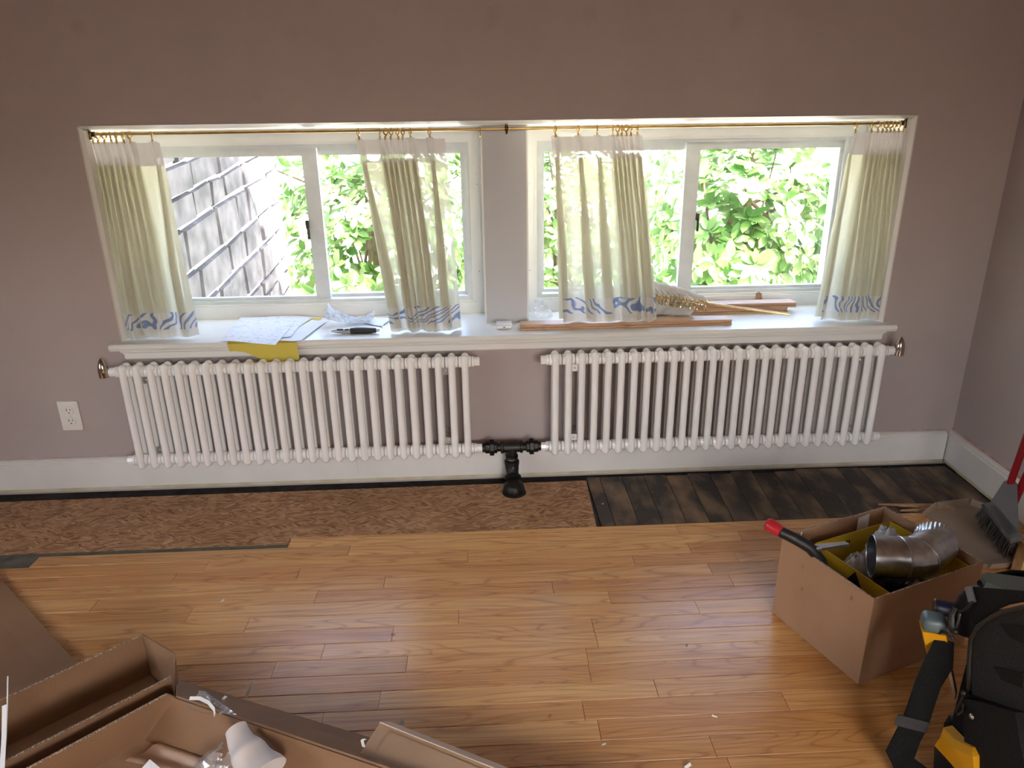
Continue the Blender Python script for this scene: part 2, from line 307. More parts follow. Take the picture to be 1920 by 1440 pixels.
M['nylon2'] = pbr('grey_nylon', (.020,.019,.017), .8, c2=(.014,.013,.012), sc=200, bump=.2, bsc=500, spec=.12)
M['mesh'] = pbr('pocket_mesh', (.006,.006,.006), .8, c2=(.03,.03,.028), sc=700, lo=.5, hi=.6)
M['zip'] = pbr('zipper', (.05,.045,.035), .35, metal=.5)
M['handle'] = pbr('bag_handle_plastic', (.10,.115,.095), .3, c2=(.08,.09,.075))
M['yplast'] = pbr('yellow_tool_plastic', (.75,.36,.01), .4, c2=(.68,.32,.01))
M['gplast'] = pbr('slate_tool_plastic', (.10,.14,.145), .4)
M['navy'] = pbr('navy_plastic', (.012,.016,.05), .4)
M['strip'] = pbr('white_strap_plastic', (.78,.77,.72), .4)
M['foam'] = pbr('white_foam_sleeve', (.72,.66,.62), .7, c2=(.66,.60,.56), sc=12)
M['bark'] = pbr('tree_bark', (.16,.12,.08), .9, c2=(.09,.07,.05), sc=14, bump=.4)
M['leafA'] = leafmat('leaf_green', (.06,.16,.028), (.13,.245,.07))
M['leafB'] = leafmat('leaf_pale', (.13,.235,.08), (.22,.30,.13))
M['stone'] = pbr('weathered_stone', (.045,.043,.048), .85, c2=(.13,.12,.127), sc=9, detail=7, bump=.4, bsc=18, rnd=4)
M['mortar'] = pbr('pale_mortar', (.80,.77,.72), .9, c2=(.7,.66,.6), sc=20)
M['ground'] = pbr('sunny_paving', (.62,.60,.54), .9, c2=(.5,.52,.42), sc=1.5)
M['slate'] = pbr('dark_tool_steel', (.10,.10,.10), .35, metal=.9)

# ================================================================== STRUCTURE
XL, XR, ZS, ZH = -1.242, 1.441, .557, 1.256      # window opening in the back wall
WX0, WX1, WY, CEIL = -2.7, 1.785, -4.4, 2.45
def wrx(y): return WX1 + .085*y                   # the right wall runs slightly askew
mb = MB(); mb.box(WX0, XL, 0, .42, -.3, CEIL); mb.box(XR, WX1+.3, 0, .42, -.3, CEIL); mb.box(XL, XR, 0, .42, ZH, CEIL); mb.box(XL, XR, 0, .42, -.3, ZS-.03)
wall_back = struct(mb.build('wall_back', M['wall'], smooth=0), 'pale mauve wall around the recessed windows')
mb = MB(); a, b = V(wrx(0),0,-.3), V(wrx(WY),WY,-.3); mb.hexa([a, b, b+V(.2,0,0), a+V(.2,0,0)], [a+V(0,0,CEIL+.3), b+V(0,0,CEIL+.3), b+V(.2,0,CEIL+.3), a+V(.2,0,CEIL+.3)])
struct(mb.build('wall_right', M['wall'], smooth=0), 'pale mauve wall on the right')
mb = MB(); mb.box(WX0-.2, WX0, -1.6, .42, -.3, CEIL); mb.box(WX0-.2, WX0, WY, -3.1, -.3, CEIL); mb.box(WX0-.2, WX0, -3.1, -1.6, -.3, .62); mb.box(WX0-.2, WX0, -3.1, -1.6, 1.42, CEIL)
struct(mb.build('wall_left', M['wall'], smooth=0), 'pale mauve wall on the left with an added low window opening')
w4 = struct(bpy.data.objects.new('window_4', None), 'added unseen low white window in the left wall'); w4.location = (WX0-.1, -2.35, .62); COL.objects.link(w4)  # made-up window out of view, housing the left fill lamp
mb = MB()
for y in (-3.1, -2.375, -1.65): mb.box(WX0-.14, WX0-.08, y, y+.05, .62, 1.42)
mb.box(WX0-.14, WX0-.08, -3.05, -1.65, .62, .67); mb.box(WX0-.14, WX0-.08, -3.05, -1.65, 1.37, 1.42); mb.build('window_frame', M['white'], w4, smooth=0)
MB().box(WX0-.115, WX0-.11, -3.05, -1.65, .67, 1.37).build('glass_pane', M['glass'], w4, smooth=0)
mb = MB(); mb.box(WX0, .08, WY-.2, WY, -.3, CEIL); mb.box(1.42, WX1, WY-.2, WY, -.3, CEIL); mb.box(.08, 1.42, WY-.2, WY, -.3, .85); mb.box(.08, 1.42, WY-.2, WY, 1.65, CEIL)
struct(mb.build('wall_rear', M['wall'], smooth=0), 'pale mauve wall behind the camera with an added window opening')
struct(MB().box(WX0-.2, WX1+.3, WY-.2, .42, CEIL, CEIL+.15).build('ceiling', M['ceil'], smooth=0), 'plain mauve ceiling')
w3 = struct(bpy.data.objects.new('window_3', None), 'added unseen white window in the rear wall'); w3.location = (.75, WY-.06, .85); COL.objects.link(w3)  # made-up window out of view, housing the rear fill lamp
mb = MB()
for x in (.08, .725, 1.37): mb.box(x, x+.05, WY-.12, WY-.06, .85, 1.65)
mb.box(.08, 1.42, WY-.12, WY-.06, .85, .90); mb.box(.08, 1.42, WY-.12, WY-.06, 1.60, 1.65); mb.build('window_frame', M['white'], w3, smooth=0)
MB().box(.13, 1.37, WY-.095, WY-.09, .90, 1.60).build('glass_pane', M['glass'], w3, smooth=0)

# bare plaster line left above the baseboards
def wavy(x0, x1, y, z, h, n):
    mb = MB(); pts = [x0+(x1-x0)*i/n for i in range(n+1)]
    for i in range(n):
        h0, h1 = h*(.3+.9*abs(mnoise.noise((pts[i]*4,0,0)))), h*(.3+.9*abs(mnoise.noise((pts[i+1]*4,0,0))))
        mb.hexa([(pts[i],y-.0015,z),(pts[i+1],y-.0015,z),(pts[i+1],y,z),(pts[i],y,z)], [(pts[i],y-.0015,z+h0),(pts[i+1],y-.0015,z+h1),(pts[i+1],y,z+h1),(pts[i],y,z+h0)])
    return mb
wavy(WX0, 1.78, 0, .12, .022, 60).build('plaster_edge', M['plaster'], wall_back, smooth=0)

# window recess: linings, sill with apron, pillar
mb = MB(); mb.prism_x([(0,ZH),(.05,ZH-.013),(.32,ZH-.018),(.32,ZH+.01),(0,ZH+.001)], XL, XR)
struct(mb.build('trim_1', M['white'], smooth=0), 'white painted head lining of the window recess')
mb = MB(); mb.hexa([(XL-.002,-.001,ZS),(XL+.010,.012,ZS),(XL+.010,.32,ZS),(XL-.002,.32,ZS)], [(XL-.002,-.001,ZH-.001),(XL+.010,.012,ZH-.014),(XL+.010,.32,ZH-.018),(XL-.002,.32,ZH-.018)])
struct(mb.build('trim_2', M['white'], smooth=0), 'white painted left side lining of the window recess')
mb = MB(); mb.hexa([(XR+.002,-.001,ZS),(XR-.010,.012,ZS),(XR-.010,.32,ZS),(XR+.002,.32,ZS)], [(XR+.002,-.001,ZH-.001),(XR-.010,.012,ZH-.014),(XR-.010,.32,ZH-.018),(XR+.002,.32,ZH-.018)])
struct(mb.build('trim_3', M['white'], smooth=0), 'white painted right side lining of the window recess')
pil = struct(bpy.data.objects.new('trim_4', None), 'white pillar between the two windows'); pil.location = (.093, .13, ZS); COL.objects.link(pil)
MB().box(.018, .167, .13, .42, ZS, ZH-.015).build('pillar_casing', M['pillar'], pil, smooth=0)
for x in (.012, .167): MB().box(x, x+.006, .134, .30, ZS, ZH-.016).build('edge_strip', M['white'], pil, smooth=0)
sill = struct(bpy.data.objects.new('trim_5', None), 'wide white window sill with moulded apron'); sill.location = (.1, 0, .5); COL.objects.link(sill)
mb = MB(); prof = [(-.040,.534),(-.046,.540),(-.048,.546),(-.046,.552),(-.040,.557)]
mb.prism_x(prof+[(0,.557),(0,.534)], -1.268, 1.470); mb.box(XL, XR, 0, .42, .527, .557)
mb.build('stool', M['white'], sill)
mb = MB(); ap = [(.0,.534),(-.034,.534),(-.034,.529),(-.028,.523),(-.026,.517),(-.026,.503),(-.022,.499),(0,.499)]
vs = []; n = len(ap)
for sgn, xe in ((-1, -1.200), (1, 1.402)): vs += [(xe+sgn*(-y)*1.15, y, z) for y, z in ap]
mb.add(vs, [tuple(range(n)), tuple(range(2*n-1, n-1, -1))]+[(i, n+i, n+(i+1)%n, (i+1)%n) for i in range(n)]); mb.build('apron', M['white'], sill, smooth=20)

def window(n, x0, x1, front_right, label):
    """two-sash horizontal slider in a wooden casing; x0, x1 casing limits"""
    w = struct(bpy.data.objects.new('window_%d' % n, None), label); w.location = ((x0+x1)/2, .31, ZS); COL.objects.link(w)
    zt = ZH-.017; g0, g1 = .622, 1.178
    def ring(a, b, c, d, e, f, y0, y1):   # rectangular frame: outer a..b x, c..d z; widths e side, f top/bottom
        mb = MB(); mb.box(a, a+e, y0, y1, c, d); mb.box(b-e, b, y0, y1, c, d); mb.box(a+e, b-e, y0, y1, d-f, d); mb.box(a+e, b-e, y0, y1, c, c+f); return mb
    mb = ring(x0, x1, ZS, zt, .030, .044, .285, .40); mb.build('window_frame', M['white'], w, smooth=0)
    ring(x0+.030, x1-.030, ZS+.044, zt-.044, .014, .008, .293, .36).build('stop_moulding', M['white'], w, smooth=0)
    ring(x0+.044, x1-.044, ZS+.052, zt-.052, .020, .012, .305, .39).build('track', M['alu'], w, smooth=0)
    a, b = x0+.064, x1-.064; m = (a+b)/2
    for k, (s0, s1) in enumerate(((a, m+.028), (m-.028, b))):
        front = (k == 1) == front_right
        y = .318 if front else .350
        sw = (.054 if front else .036)
        s = bpy.data.objects.new('sash', None); s.location = ((s0+s1)/2, y, g0); COL.objects.link(s); setpar(s, w)
        ml = sw if k == 1 else .012; mr = sw if k == 0 else .012
        mb = MB(); mb.box(s0, s0+ml, y, y+.024, g0-.02, g1); mb.box(s1-mr, s1, y, y+.024, g0-.02, g1); mb.box(s0+ml, s1-mr, y, y+.024, g1-.030, g1); mb.box(s0+ml, s1-mr, y, y+.024, g0-.02, g0+.010)
        mb.build('sash_frame', M['alu'], s, smooth=0)
        MB().box(s0+ml-.002, s1-mr+.002, y+.010, y+.014, g0+.008, g1-.004).build('glass_pane', M['glass'], s, smooth=0)
        if front:
            lx = (s1-mr-.004) if k == 0 else (s0+ml+.004)
            mb = MB(); mb.rbox((lx, y-.008, .905), (.012,.018,.030), .004); mb.rbox((lx+.002, y-.011, .872), (.010,.010,.044), .004); mb.build('latch', M['zip'], s)
    for zz in (.72, 1.04):
        for xx in (x0+.016, x1-.016): MB().lathe([(.0032,0),(.0030,.001)], (xx,.285,zz), (0,-1,0), 8).build('screw', M['steel'], w)
    return w
window(1, XL+.010, .012, False, 'left white sliding window with two panes')
window(2, .173, XR-.010, True, 'right white sliding window with two panes')

# baseboards
bb = struct(bpy.data.objects.new('baseboard_back', None), 'white baseboard below the radiators'); bb.location = (0,0,0); COL.objects.link(bb)
bprof = [(0,.012),(-.020,.012),(-.020,.108),(-.016,.113),(-.016,.118),(-.009,.124),(0,.126)]
for x0, x1 in ((WX0, -.476), (-.475, 1.757)): MB().prism_x(bprof, x0, x1).build('board', M['base'], bb, smooth=20)
MB().prism_x([(0,0),(-.020,0),(-.020,.012),(0,.012)], WX0, 1.757).build('bare_lower_edge', M['bareedge'], bb, smooth=0)
br = struct(bpy.data.objects.new('baseboard_right', None), 'white baseboard along the right wall'); br.location = (1.75,-.5,0); COL.objects.link(br)
def along_right(prof, y0, y1):
    mb = MB(); n = len(prof); vs = [(wrx(y0)+p, y0, z) for p, z in prof]+[(wrx(y1)+p, y1, z) for p, z in prof]
    return mb.add(vs, [tuple(range(n)), tuple(range(2*n-1,n-1,-1))]+[(i,n+i,n+(i+1)%n,(i+1)%n) for i in range(n)])
along_right([(p, z) for p, z in bprof], 0, WY).build('board', M['base'], br, smooth=20)
along_right([(0,0),(-.020,0),(-.020,.012),(0,.012)], 0, WY).build('bare_lower_edge', M['bareedge'], br, smooth=0)
along_right([(0,.124),(-.0015,.124),(-.0015,.133),(0,.134)], 0, -2).build('plaster_edge', M['plaster'], br, smooth=0)

# ------------------------------------------------------------------ floor
floor = struct(MB().box(WX0-.2, WX1+.3, WY-.2, .42, -.3, -.0205).build('floor', M['felt'], smooth=0), 'oak strip floor with a torn-up band along the wall')
MB().box(WX0, 1.8, -.075, .0, -.0205, -.017).build('dark_gap', M['gapdark'], floor, smooth=0)  # near-black strip stands in for the deep gap along the wall
# strand board patch
e0, e1 = at(1098,897,2,-.001), at(1118,985,2,-.001)
mb = MB(); mb.slab([(WX0,-.088,-.019),(WX0,-.432,-.019),(-.636,-.432,-.019),(-.636,-.400,-.019),(e1.x,-.398,-.019),(e0.x,-.070,-.019)], (0,0,.017)); mb.build('strand_board_patch', M['osb'], floor, smooth=0, label='rough brown strand board patch')
xg = at(66,1052,2,0).x
MB().slab([(WX0,-.432,-.0195),(-.634,-.432,-.0195),(-.634,-.4546,-.0195),(xg-.004,-.4546,-.0195),(xg-.004,-.5118,-.0195),(WX0,-.5118,-.0195)], (0,0,.0165)).build('underlay_strip', M['felt'], floor, smooth=0)
# old dark subfloor boards laid square to the wall
x = e0.x+.006; k = 0; sk = .085
while x < 1.76:
    wdt = .083 if k else .05
    x1 = min(x+wdt, wrx(-.02)-.02)
    top = -.006-R.random()*.0015
    def px(xx, y): return xx+sk*(y+.06)*min(1, (xx-e0.x)/.6)
    y0, y1 = -.402, -.028-R.random()*.02
    MB().hexa([(px(x,y0),y0,-.0205),(px(x1-.0022,y0),y0,-.0205),(px(x1-.0022,y1),y1,-.0205),(px(x,y1),y1,-.0205)], [(px(x,y0),y0,top),(px(x1-.0022,y0),y0,top),(px(x1-.0022,y1),y1,top),(px(x,y1),y1,top)]).build('subfloor_board', M['sub'], floor, smooth=0)
    x = x1; k += 1
# oak strips: one shared chamfered unit strip, scaled to each length
PW = .0572
hw = (PW-.0009)/2
prof = [(-hw,-.0195),(hw,-.0195),(hw,-.0012),(hw-.0010,0),(-hw+.0010,0),(-hw,-.0012)]
unit = MB().prism_x(prof, -.5, .5).mesh('oak_strip', 0); unit.materials.append(M['oak'])
joints_px = [(654,1034),(877,1043),(720,1095),(1037,1104),(1144,1124),(860,1159),(736,1190),(1112,1174),(764,1234),(385,1064),(558,1079),(171,1142),(352,1157),(1269,990),(1389,1006),(1294,1030),(1382,1046),(762,1248),(1102,1236),(1106,1263),(1123,1365),(1335,1394),(606,1343),(519,1241)]
joints = {}
Y0 = -.398
for u, v in joints_px:
    p = at(u, v, 2, 0); r = int((Y0-p.y)//PW)
    if r >= 0 and all(abs(p.x-q) > .08 for q in joints.setdefault(r, [])): joints[r].append(p.x)
for r in range(44):
    ya, yb = Y0-PW*r, Y0-PW*(r+1); yc = (ya+yb)/2
    x0 = WX0; xend = wrx(yc)-.012
    if r == 0: x0 = -.632
    if r == 1: x0 = at(66,1052,2,0).x
    js = sorted(q for q in joints.get(r, []) if x0+.05 < q < xend-.05)
    cuts = [x0]
    for q in js+[xend]:
        while q-cuts[-1] > 1.25: cuts.append(min(cuts[-1]+R.uniform(.45, 1.1), q-.2))
        cuts.append(q)
    for c0, c1 in zip(cuts[:-1], cuts[1:]):
        if c1-c0 < .01: continue
        inst('plank', unit, None, floor, ((c0+c1)/2, yc, R.uniform(-.0003,.0003)), scale=(c1-c0-.0012, 1, 1))
# rows far behind the camera
mb = MB()
for r in range(44, 70):
    yc = Y0-PW*(r+.5); mb.box(WX0, wrx(yc)-.012, yc-hw, yc+hw, -.0195, 0)
o = mb.build('plank_field', M['oak'], floor, smooth=0); o['kind'] = 'stuff'

# ------------------------------------------------------------------ outside
struct(MB().box(-900, 900, .45, 1500, -3.2, -3.0).build('ground', M['ground'], smooth=0), 'sunlit ground far below the windows')
# stone wall: courses climb away from the house
d1 = (at(883,75,1,5)-CAM).normalized()
q = at(531,430,1,2.1); up = V(0,0,1); dh = V(d1.x,d1.y,0).normalized(); slope = d1.z/math.hypot(d1.x,d1.y); nrm = V(dh.y,-dh.x,0)
if nrm.dot(CAM-q) < 0: nrm = -nrm
sw = tag(bpy.data.objects.new('stone_wall', None), 'grey stone wall with pale mortar outside the left window', 'wall'); sw.location = (q.x, q.y, -3); COL.objects.link(sw)
def wp(s, z, o): return V(q.x,q.y,0)+dh*(-s)+V(0,0,z-slope*s)+nrm*o      # s runs back towards the house
zc = [at(531,yy,1,2.1).z for yy in (150, 190, 232, 272, 312, 372, 420, 475, 499, 534, 562, 600, 650, 700)]
L = 1.72
MB().hexa([wp(0,-3,-.25),wp(L,-3+slope*L,-.25),wp(L,-3+slope*L,-.006),wp(0,-3,-.006)], [wp(0,zc[0],-.25),wp(L,zc[0],-.25),wp(L,zc[0],-.006),wp(0,zc[0],-.006)]).build('mortar_bed', M['mortar'], sw, smooth=0)
for k in range(len(zc)-1):
    s = 0.0; ztop, zbot = zc[k]-.008, zc[k+1]+.008; first = True
    while s < L-.02:
        ln = R.uniform(.16,.42) if not first else R.uniform(.08,.3); first = False
        s1 = min(s+ln, L); j = lambda: R.uniform(-.007,.007); o = R.uniform(-.004,.006)
        a = [(s+.009,zbot+j()),(s1-.009,zbot+j()),(s1-.009+j(),ztop+j()),(s+.009+j(),ztop+j())]
        ce = (sum(p[0] for p in a)/4, sum(p[1] for p in a)/4); fr = [(p[0]*.94+ce[0]*.06, p[1]*.9+ce[1]*.1) for p in a]
        mb = MB(); mb.add([wp(x_,z_,-.05) for x_, z_ in a]+[wp(x_,z_,o-.008) for x_, z_ in a]+[wp(x_,z_,o+.006+R.uniform(0,.01)) for x_, z_ in fr],
            [(3,2,1,0),(0,1,5,4),(1,2,6,5),(2,3,7,6),(3,0,4,7),(4,5,9,8),(5,6,10,9),(6,7,11,10),(7,4,8,11),(8,9,10,11)])
        mb.build('stone', M['stone'], sw, smooth=0); s = s1

# trees: each has a trunk, branches, single leaves in front and a mass of leaves behind
def leafmesh(name, mat):
    mb = MB(); prof = [(0,.0),(.18,.16),(.42,.23),(.68,.19),(.88,.09),(1,0)]
    vs = []; 
    for t, w in prof: vs += [(-w, t, .10*w+.02-.10*t*t), (0, t, -.10*t*t), (w, t, .10*w+.02-.10*t*t)]
    fs = []
    for i in range(len(prof)-1): fs += [(3*i,3*i+1,3*i+4,3*i+3),(3*i+1,3*i+2,3*i+5,3*i+4)]
    mb.add(vs, fs); me = bpy.data.meshes.new(name); me.from_pydata(mb.v, [], mb.f); me.shade_smooth(); me.materials.append(mat); return me, mb.v, mb.f
LA = leafmesh('leaf', M['leafA']); LB = leafmesh('leaf', M['leafB'])
def tree(label, base, centre, rad, nclust, seed, nsolo=110):
    rg = random.Random(seed); t = thing('tree', label, 'tree', base, 'leafy trees outside the windows')
    base = Vector(base); c = Vector(centre); top = c+V(0,0,rad[2]*.6)
    tr = [base, base.lerp(c, .5)+V(rg.uniform(-.1,.1),rg.uniform(-.1,.1),0), c+V(0,0,-rad[2]*.3), top]
    MB().tube(tr, [.11,.08,.055,.015], 9).build('trunk', M['bark'], t)
    ends = []
    for i in range(nclust):
        while True:
            p = V(rg.uniform(-1,1), rg.uniform(-1,1), rg.uniform(-1,1))
            if .25 < p.length < 1: break
        ends.append(c+V(p.x*rad[0], p.y*rad[1], p.z*rad[2]))
    for i in range(14):
        e = ends[i]; f = rg.uniform(.35,.95); st = tr[1].lerp(tr[2], f) if f < .6 else tr[2].lerp(tr[3], f-.3)
        MB().tube([st, st.lerp(e,.5)+V(0,0,rg.uniform(-.06,.10)), e], [.022,.014,.005], 6).build('branch', M['bark'], t)
    leaves = []
    for e in ends:
        ax = (e-c); ax.z += .35; ax = ax.normalized(); nl = rg.randint(6,9)
        for j in range(nl):
            an = 2*math.pi*j/nl+rg.uniform(-.3,.3); o_ = ax.orthogonal().normalized(); d = (o_*math.cos(an)+ax.cross(o_)*math.sin(an))+ax*rg.uniform(.1,.8)+V(0,0,rg.uniform(-.35,.1)); d.normalize()
            zz = (ax+V(rg.uniform(-.4,.4),rg.uniform(-.4,.4),rg.uniform(0,.5))); zz = (zz-d*zz.dot(d)).normalized(); xx = d.cross(zz)
            sz = rg.uniform(.10,.175); Mx = Matrix(((xx.x,d.x,zz.x),(xx.y,d.y,zz.y),(xx.z,d.z,zz.z)))
            leaves.append((e+ax*rg.uniform(-.03,.03)+d*.015, Mx, sz, rg.random() < .45))
    def vis(p):
        d = p-CAM; z = d.dot(_f); u, v = 960+FPX*d.dot(_r)/z, 720-FPX*d.dot(_u)/z
        return (360 < u < 870 or 1030 < u < 1580) and 290 < v < 560
    order = sorted(range(len(leaves)), key=lambda i: (leaves[i][0]-CAM).length+(0 if vis(leaves[i][0]) else 50))
    solo = set(order[:nsolo]); ma, mb_ = MB(), MB()
    for i, (p, Mx, sz, pale) in enumerate(leaves):
        src = LB if pale else LA
        if i in solo:
            o = bpy.data.objects.new('leaf', src[0]); COL.objects.link(o); o.location = p; o.rotation_euler = Mx.to_euler(); o.scale = (sz,)*3; setpar(o, t)
        else: (mb_ if pale else ma).add([p+Mx@(Vector(q_)*sz) for q_ in src[1]], src[2])
    for mm, mat, nm in ((ma, M['leafA'], 'foliage'), (mb_, M['leafB'], 'pale_foliage')):
        me = bpy.data.meshes.new(nm); me.from_pydata(mm.v, [], mm.f); me.shade_smooth(); me.materials.append(mat)
        o = bpy.data.objects.new(nm, me); COL.objects.link(o); setpar(o, t); o['kind'] = 'stuff'
tree('leafy green tree beside the stone wall, seen through the left window', (-.9,4.6,-3), (-1.0,4.3,.35), (1.15,.9,1.15), 420, 3)
tree('leafy green tree seen behind the pillar and the middle curtains', (1.1,6.4,-3), (.95,6.3,.05), (1.6,1.0,1.6), 760, 5)
tree('leafy green tree filling the right pane of the right window', (2.3,3.9,-3), (2.25,3.6,.4), (1.15,.9,1.1), 460, 8)

# ================================================================== RADIATORS
TP = .046; FY, BY = -.096, -.060; HYc = (FY+BY)/2
def section_mesh(h):
    """one two-column section, height h, origin at the bottom end, hubs at both ends"""
    mb = MB(); r = .0125
    for y in (FY-HYc, BY-HYc):
        cap = [(r*math.sin(a), r*1.15*(1-math.cos(a))) for a in [math.pi/2*i/5 for i in range(6)]]
        mb.lathe([(max(p[0],.0005), p[1]) for p in cap]+[(r, h*.5)]+[(max(p[0],.0005), h-p[1]) for p in reversed(cap)], (0,y,0), (0,0,1), 14)
    for z in (.028, h-.028):
        hl = TP/2
        mb.lathe([(.0165,-hl+.0008),(.0195,-hl+.0022),(.0195,-hl+.006),(.0205,-.012),(.0215,0),(.0205,.012),(.0195,hl-.006),(.0195,hl-.0022),(.0165,hl-.0008)], (0,0,z), (1,0,0), 18)
        for y in (FY-HYc, BY-HYc): mb.ell((0,y*.75,z+(.012 if z > h/2 else -.012)), .0150, .017, .0165, 14, 8)
    return mb.mesh('section', 40)
def radiator(x0, z0, z1, tilt, vent_left, label, brk):
    """26 sections from x0; z0 bottom, z1 top of the tubes at the left end, tilt = rise over the length"""
    h = z1-z0; me = section_mesh(h); me.materials.append(M['rad'])
    t = thing('radiator', label, 'radiator', (x0+12.5*TP, HYc, z0), 'white tube radiators under the windows')
    zz = lambda x: z0+tilt*(x-x0)/(25*TP)
    for k in range(26):
        x = x0+k*TP; inst('section', me, None, t, (x, HYc, zz(x)))
    xe0, xe1 = x0-TP/2, x0+25.5*TP
    for xe, s in ((xe0,-1),(xe1,1)):
        for zr in (.028, h-.028):
            mb = MB(); z = zz(xe)+zr
            mb.lathe([(.0185,0),(.0185,.008),(.0165,.0085)], (xe,HYc,z), (s,0,0), 18); mb.lathe([(.0160,.0085),(.0160,.026),(.0145,.0275)], (xe,HYc,z), (s,0,0), 8); mb.build('end_bushing', M['rad'], t, smooth=30)
    xe, s = (xe0,-1) if vent_left else (xe1,1); z = zz(xe)+h-.028
    mb = MB(); mb.lathe([(.004,0),(.004,.018)], (xe+s*.026,HYc,z), (s,0,0), 8)
    prof = [(.0125,-.022),(.0165,-.020),(.0175,-.004),(.0168,.010),(.0140,.024),(.0095,.036),(.0045,.044),(.0008,.047)]
    mb.lathe(prof, (xe+s*.048,HYc,z+.003), (0,0,1), 20); mb.build('air_vent', M['chrome'], t, label='bullet-shaped nickel air vent')
    for k in brk:
        x = x0+(k+.5)*TP
        for zr in (.062, h-.060):
            mb = MB(); z = zz(x)+zr; mb.box(x-.014, x+.014, BY+.012, 0, z-.004, z+.012); mb.box(x-.012, x+.012, -.085, -.081, z-.010, z+.014); mb.box(x-.009, x+.009, -.081, BY+.012, z-.002, z+.002); mb.lathe([(.0045,0),(.0040,.003),(.001,.0045)], (x,-.085,z+.003), (0,-1,0), 10)
            mb.build('wall_bracket', M['steel'], t, smooth=30)
    return t
radiator(-1.2125, .117, .501, .003, True, 'white tube radiator under the left window, chrome vent at its left end', (1, 23))
radiator(.2495, .118, .503, .000, False, 'white tube radiator under the right window, chrome vent at its right end', (1, 23))

# black iron supply pipe between the radiators
t = thing('supply_pipe', 'black iron pipe tee with two unions feeding both radiators', 'pipe', (.11,-.14,0))
zt = .148; ey = HYc
def hexlathe(mb, prof, org, ax): mb.lathe(prof, org, ax, 6)
for s, xe in ((-1,-.0115),(1,.2005)):
    # union: runs from the radiator bushing towards the tee
    d = (1,0,0) if s < 0 else (-1,0,0); mb = MB()
    mb.lathe([(.0165,0),(.0165,.012)], (xe,ey,zt), d, 16); mb.lathe([(.020,.010),(.022,.012),(.022,.026),(.020,.028)], (xe,ey,zt), d, 8)
    mb.lathe([(.026,.026),(.031,.028),(.031,.041),(.026,.043)], (xe,ey,zt), d, 8); mb.lathe([(.022,.043),(.022,.052),(.019,.054)], (xe,ey,zt), d, 8); mb.lathe([(.0155,.052),(.0155,.070)], (xe,ey,zt), d, 16)
    mb.build('union', M['iron'], t, smooth=30)
mb = MB(); cx = .0945
mb.lathe([(.019,-.040),(.0225,-.039),(.0225,-.031),(.0195,-.029),(.0195,.029),(.0225,.031),(.0225,.039),(.019,.040)], (cx,ey,zt), (1,0,0), 20)
mb.lathe([(.019,0),(.019,.030),(.023,.032),(.023,.042),(.020,.043)], (cx,ey,zt), (0,0,-1), 20); mb.build('tee', M['iron'], t, smooth=40)
mb = MB(); mb.lathe([(.0195,.040),(.0195,.060)], (cx,ey,zt), (0,0,-1), 18); mb.build('nipple', M['iron'], t)
mb = MB(); mb.torus((cx,ey,zt-.0445), .0205, .0011, (0,0,1), 28, 6); mb.torus((cx,ey,zt-.0605), .0222, .0013, (0,0,1), 28, 6); mb.build('bright_thread', M['steel'], t)
mb = MB(); mb.lathe([(.0235,.052),(.0265,.054),(.0270,.066),(.0235,.069)], (cx,ey,zt), (0,0,-1), 20)
mb.tube([(cx,ey,.090),(cx,ey-.002,.074),(cx+.001,ey-.012,.054),(cx+.002,ey-.030,.034)], [.0275,.0255,.0225,.0235], 18)
mb.lathe([(.024,0),(.0305,.003),(.0320,.012),(.0300,.014)], (cx+.001,ey-.020,.044), (.04,-.72,-.69), 20); mb.ell((cx+.004,ey-.056,.008), .0390,.0420,.0370, 20, 12); mb.build('elbow', M['iron'], t, smooth=50)
tag(MB().lathe([(.043,0),(.043,.0012),(.0405,.0016)], (cx+.004,ey-.066,-.0022), (0,0,1), 24).build('pipe_hole', M['dark']), 'dark hole cut in the strand board around the pipe', 'hole')

# wall outlet
t = thing('wall_outlet', 'white duplex wall outlet left of the left radiator', 'outlet', (-1.4725,-.003,.29))
MB().rbox((-1.4725,-.003,.290), (.071,.006,.111), .002).build('cover_plate', M['plate'], t)
for z in (.310, .270):
    mb = MB(); mb.add(*((lambda m: (m.v, m.f))(MB().lathe([(.0168,0),(.0165,.0015)], (-1.4725,-.006,z), (0,-1,0), 18)))); rc = mb.build('receptacle', M['plate'], t)
    for dx, hh in ((-.006,.008),(.006,.0065)): MB().box(-1.4725+dx-.0011, -1.4725+dx+.0011, -.0079, -.0072, z+.002-hh/2+.002, z+.002+hh/2+.002).build('slot', M['dark'], rc, smooth=0)
    MB().lathe([(.0024,0),(.0022,.0006)], (-1.4725,-.0073,z-.0075), (0,-1,0), 10).build('ground_hole', M['dark'], rc)
MB().lathe([(.003,0),(.002,.001)], (-1.4725,-.006,.290), (0,-1,0), 10).build('screw', M['plate'], t)

# ================================================================== CURTAINS
RY, RZ, RR = .045, 1.2315, .0048
t = thing('curtain_rod', 'long thin brass curtain rod across both windows', 'curtain rod', (.1,RY,RZ))
MB().tube([(XL+.008,RY,RZ),(.098,RY,RZ-.001),(XR-.008,RY,RZ)], RR, 12).build('rod', M['brass'], t)
for x, s in ((XL+.008,1),(XR-.008,-1)):
    mb = MB(); mb.rbox((x+s*.0025,RY,RZ), (.004,.016,.034), .0018); mb.lathe([(.008,0),(.008,.018)], (x,RY,RZ), (s,0,0), 14); mb.build('end_bracket', M['dbrass'], t)
mb = MB(); mb.rbox((.098,RY+.004,RZ+.004), (.010,.014,.026), .003); mb.lathe([(.0075,-.006),(.0075,.006)], (.098,RY,RZ), (1,0,0), 14); mb.ell((.098,RY-.002,RZ-.013), .0045,.0045,.006, 10, 6); mb.build('centre_bracket', M['dbrass'], t)
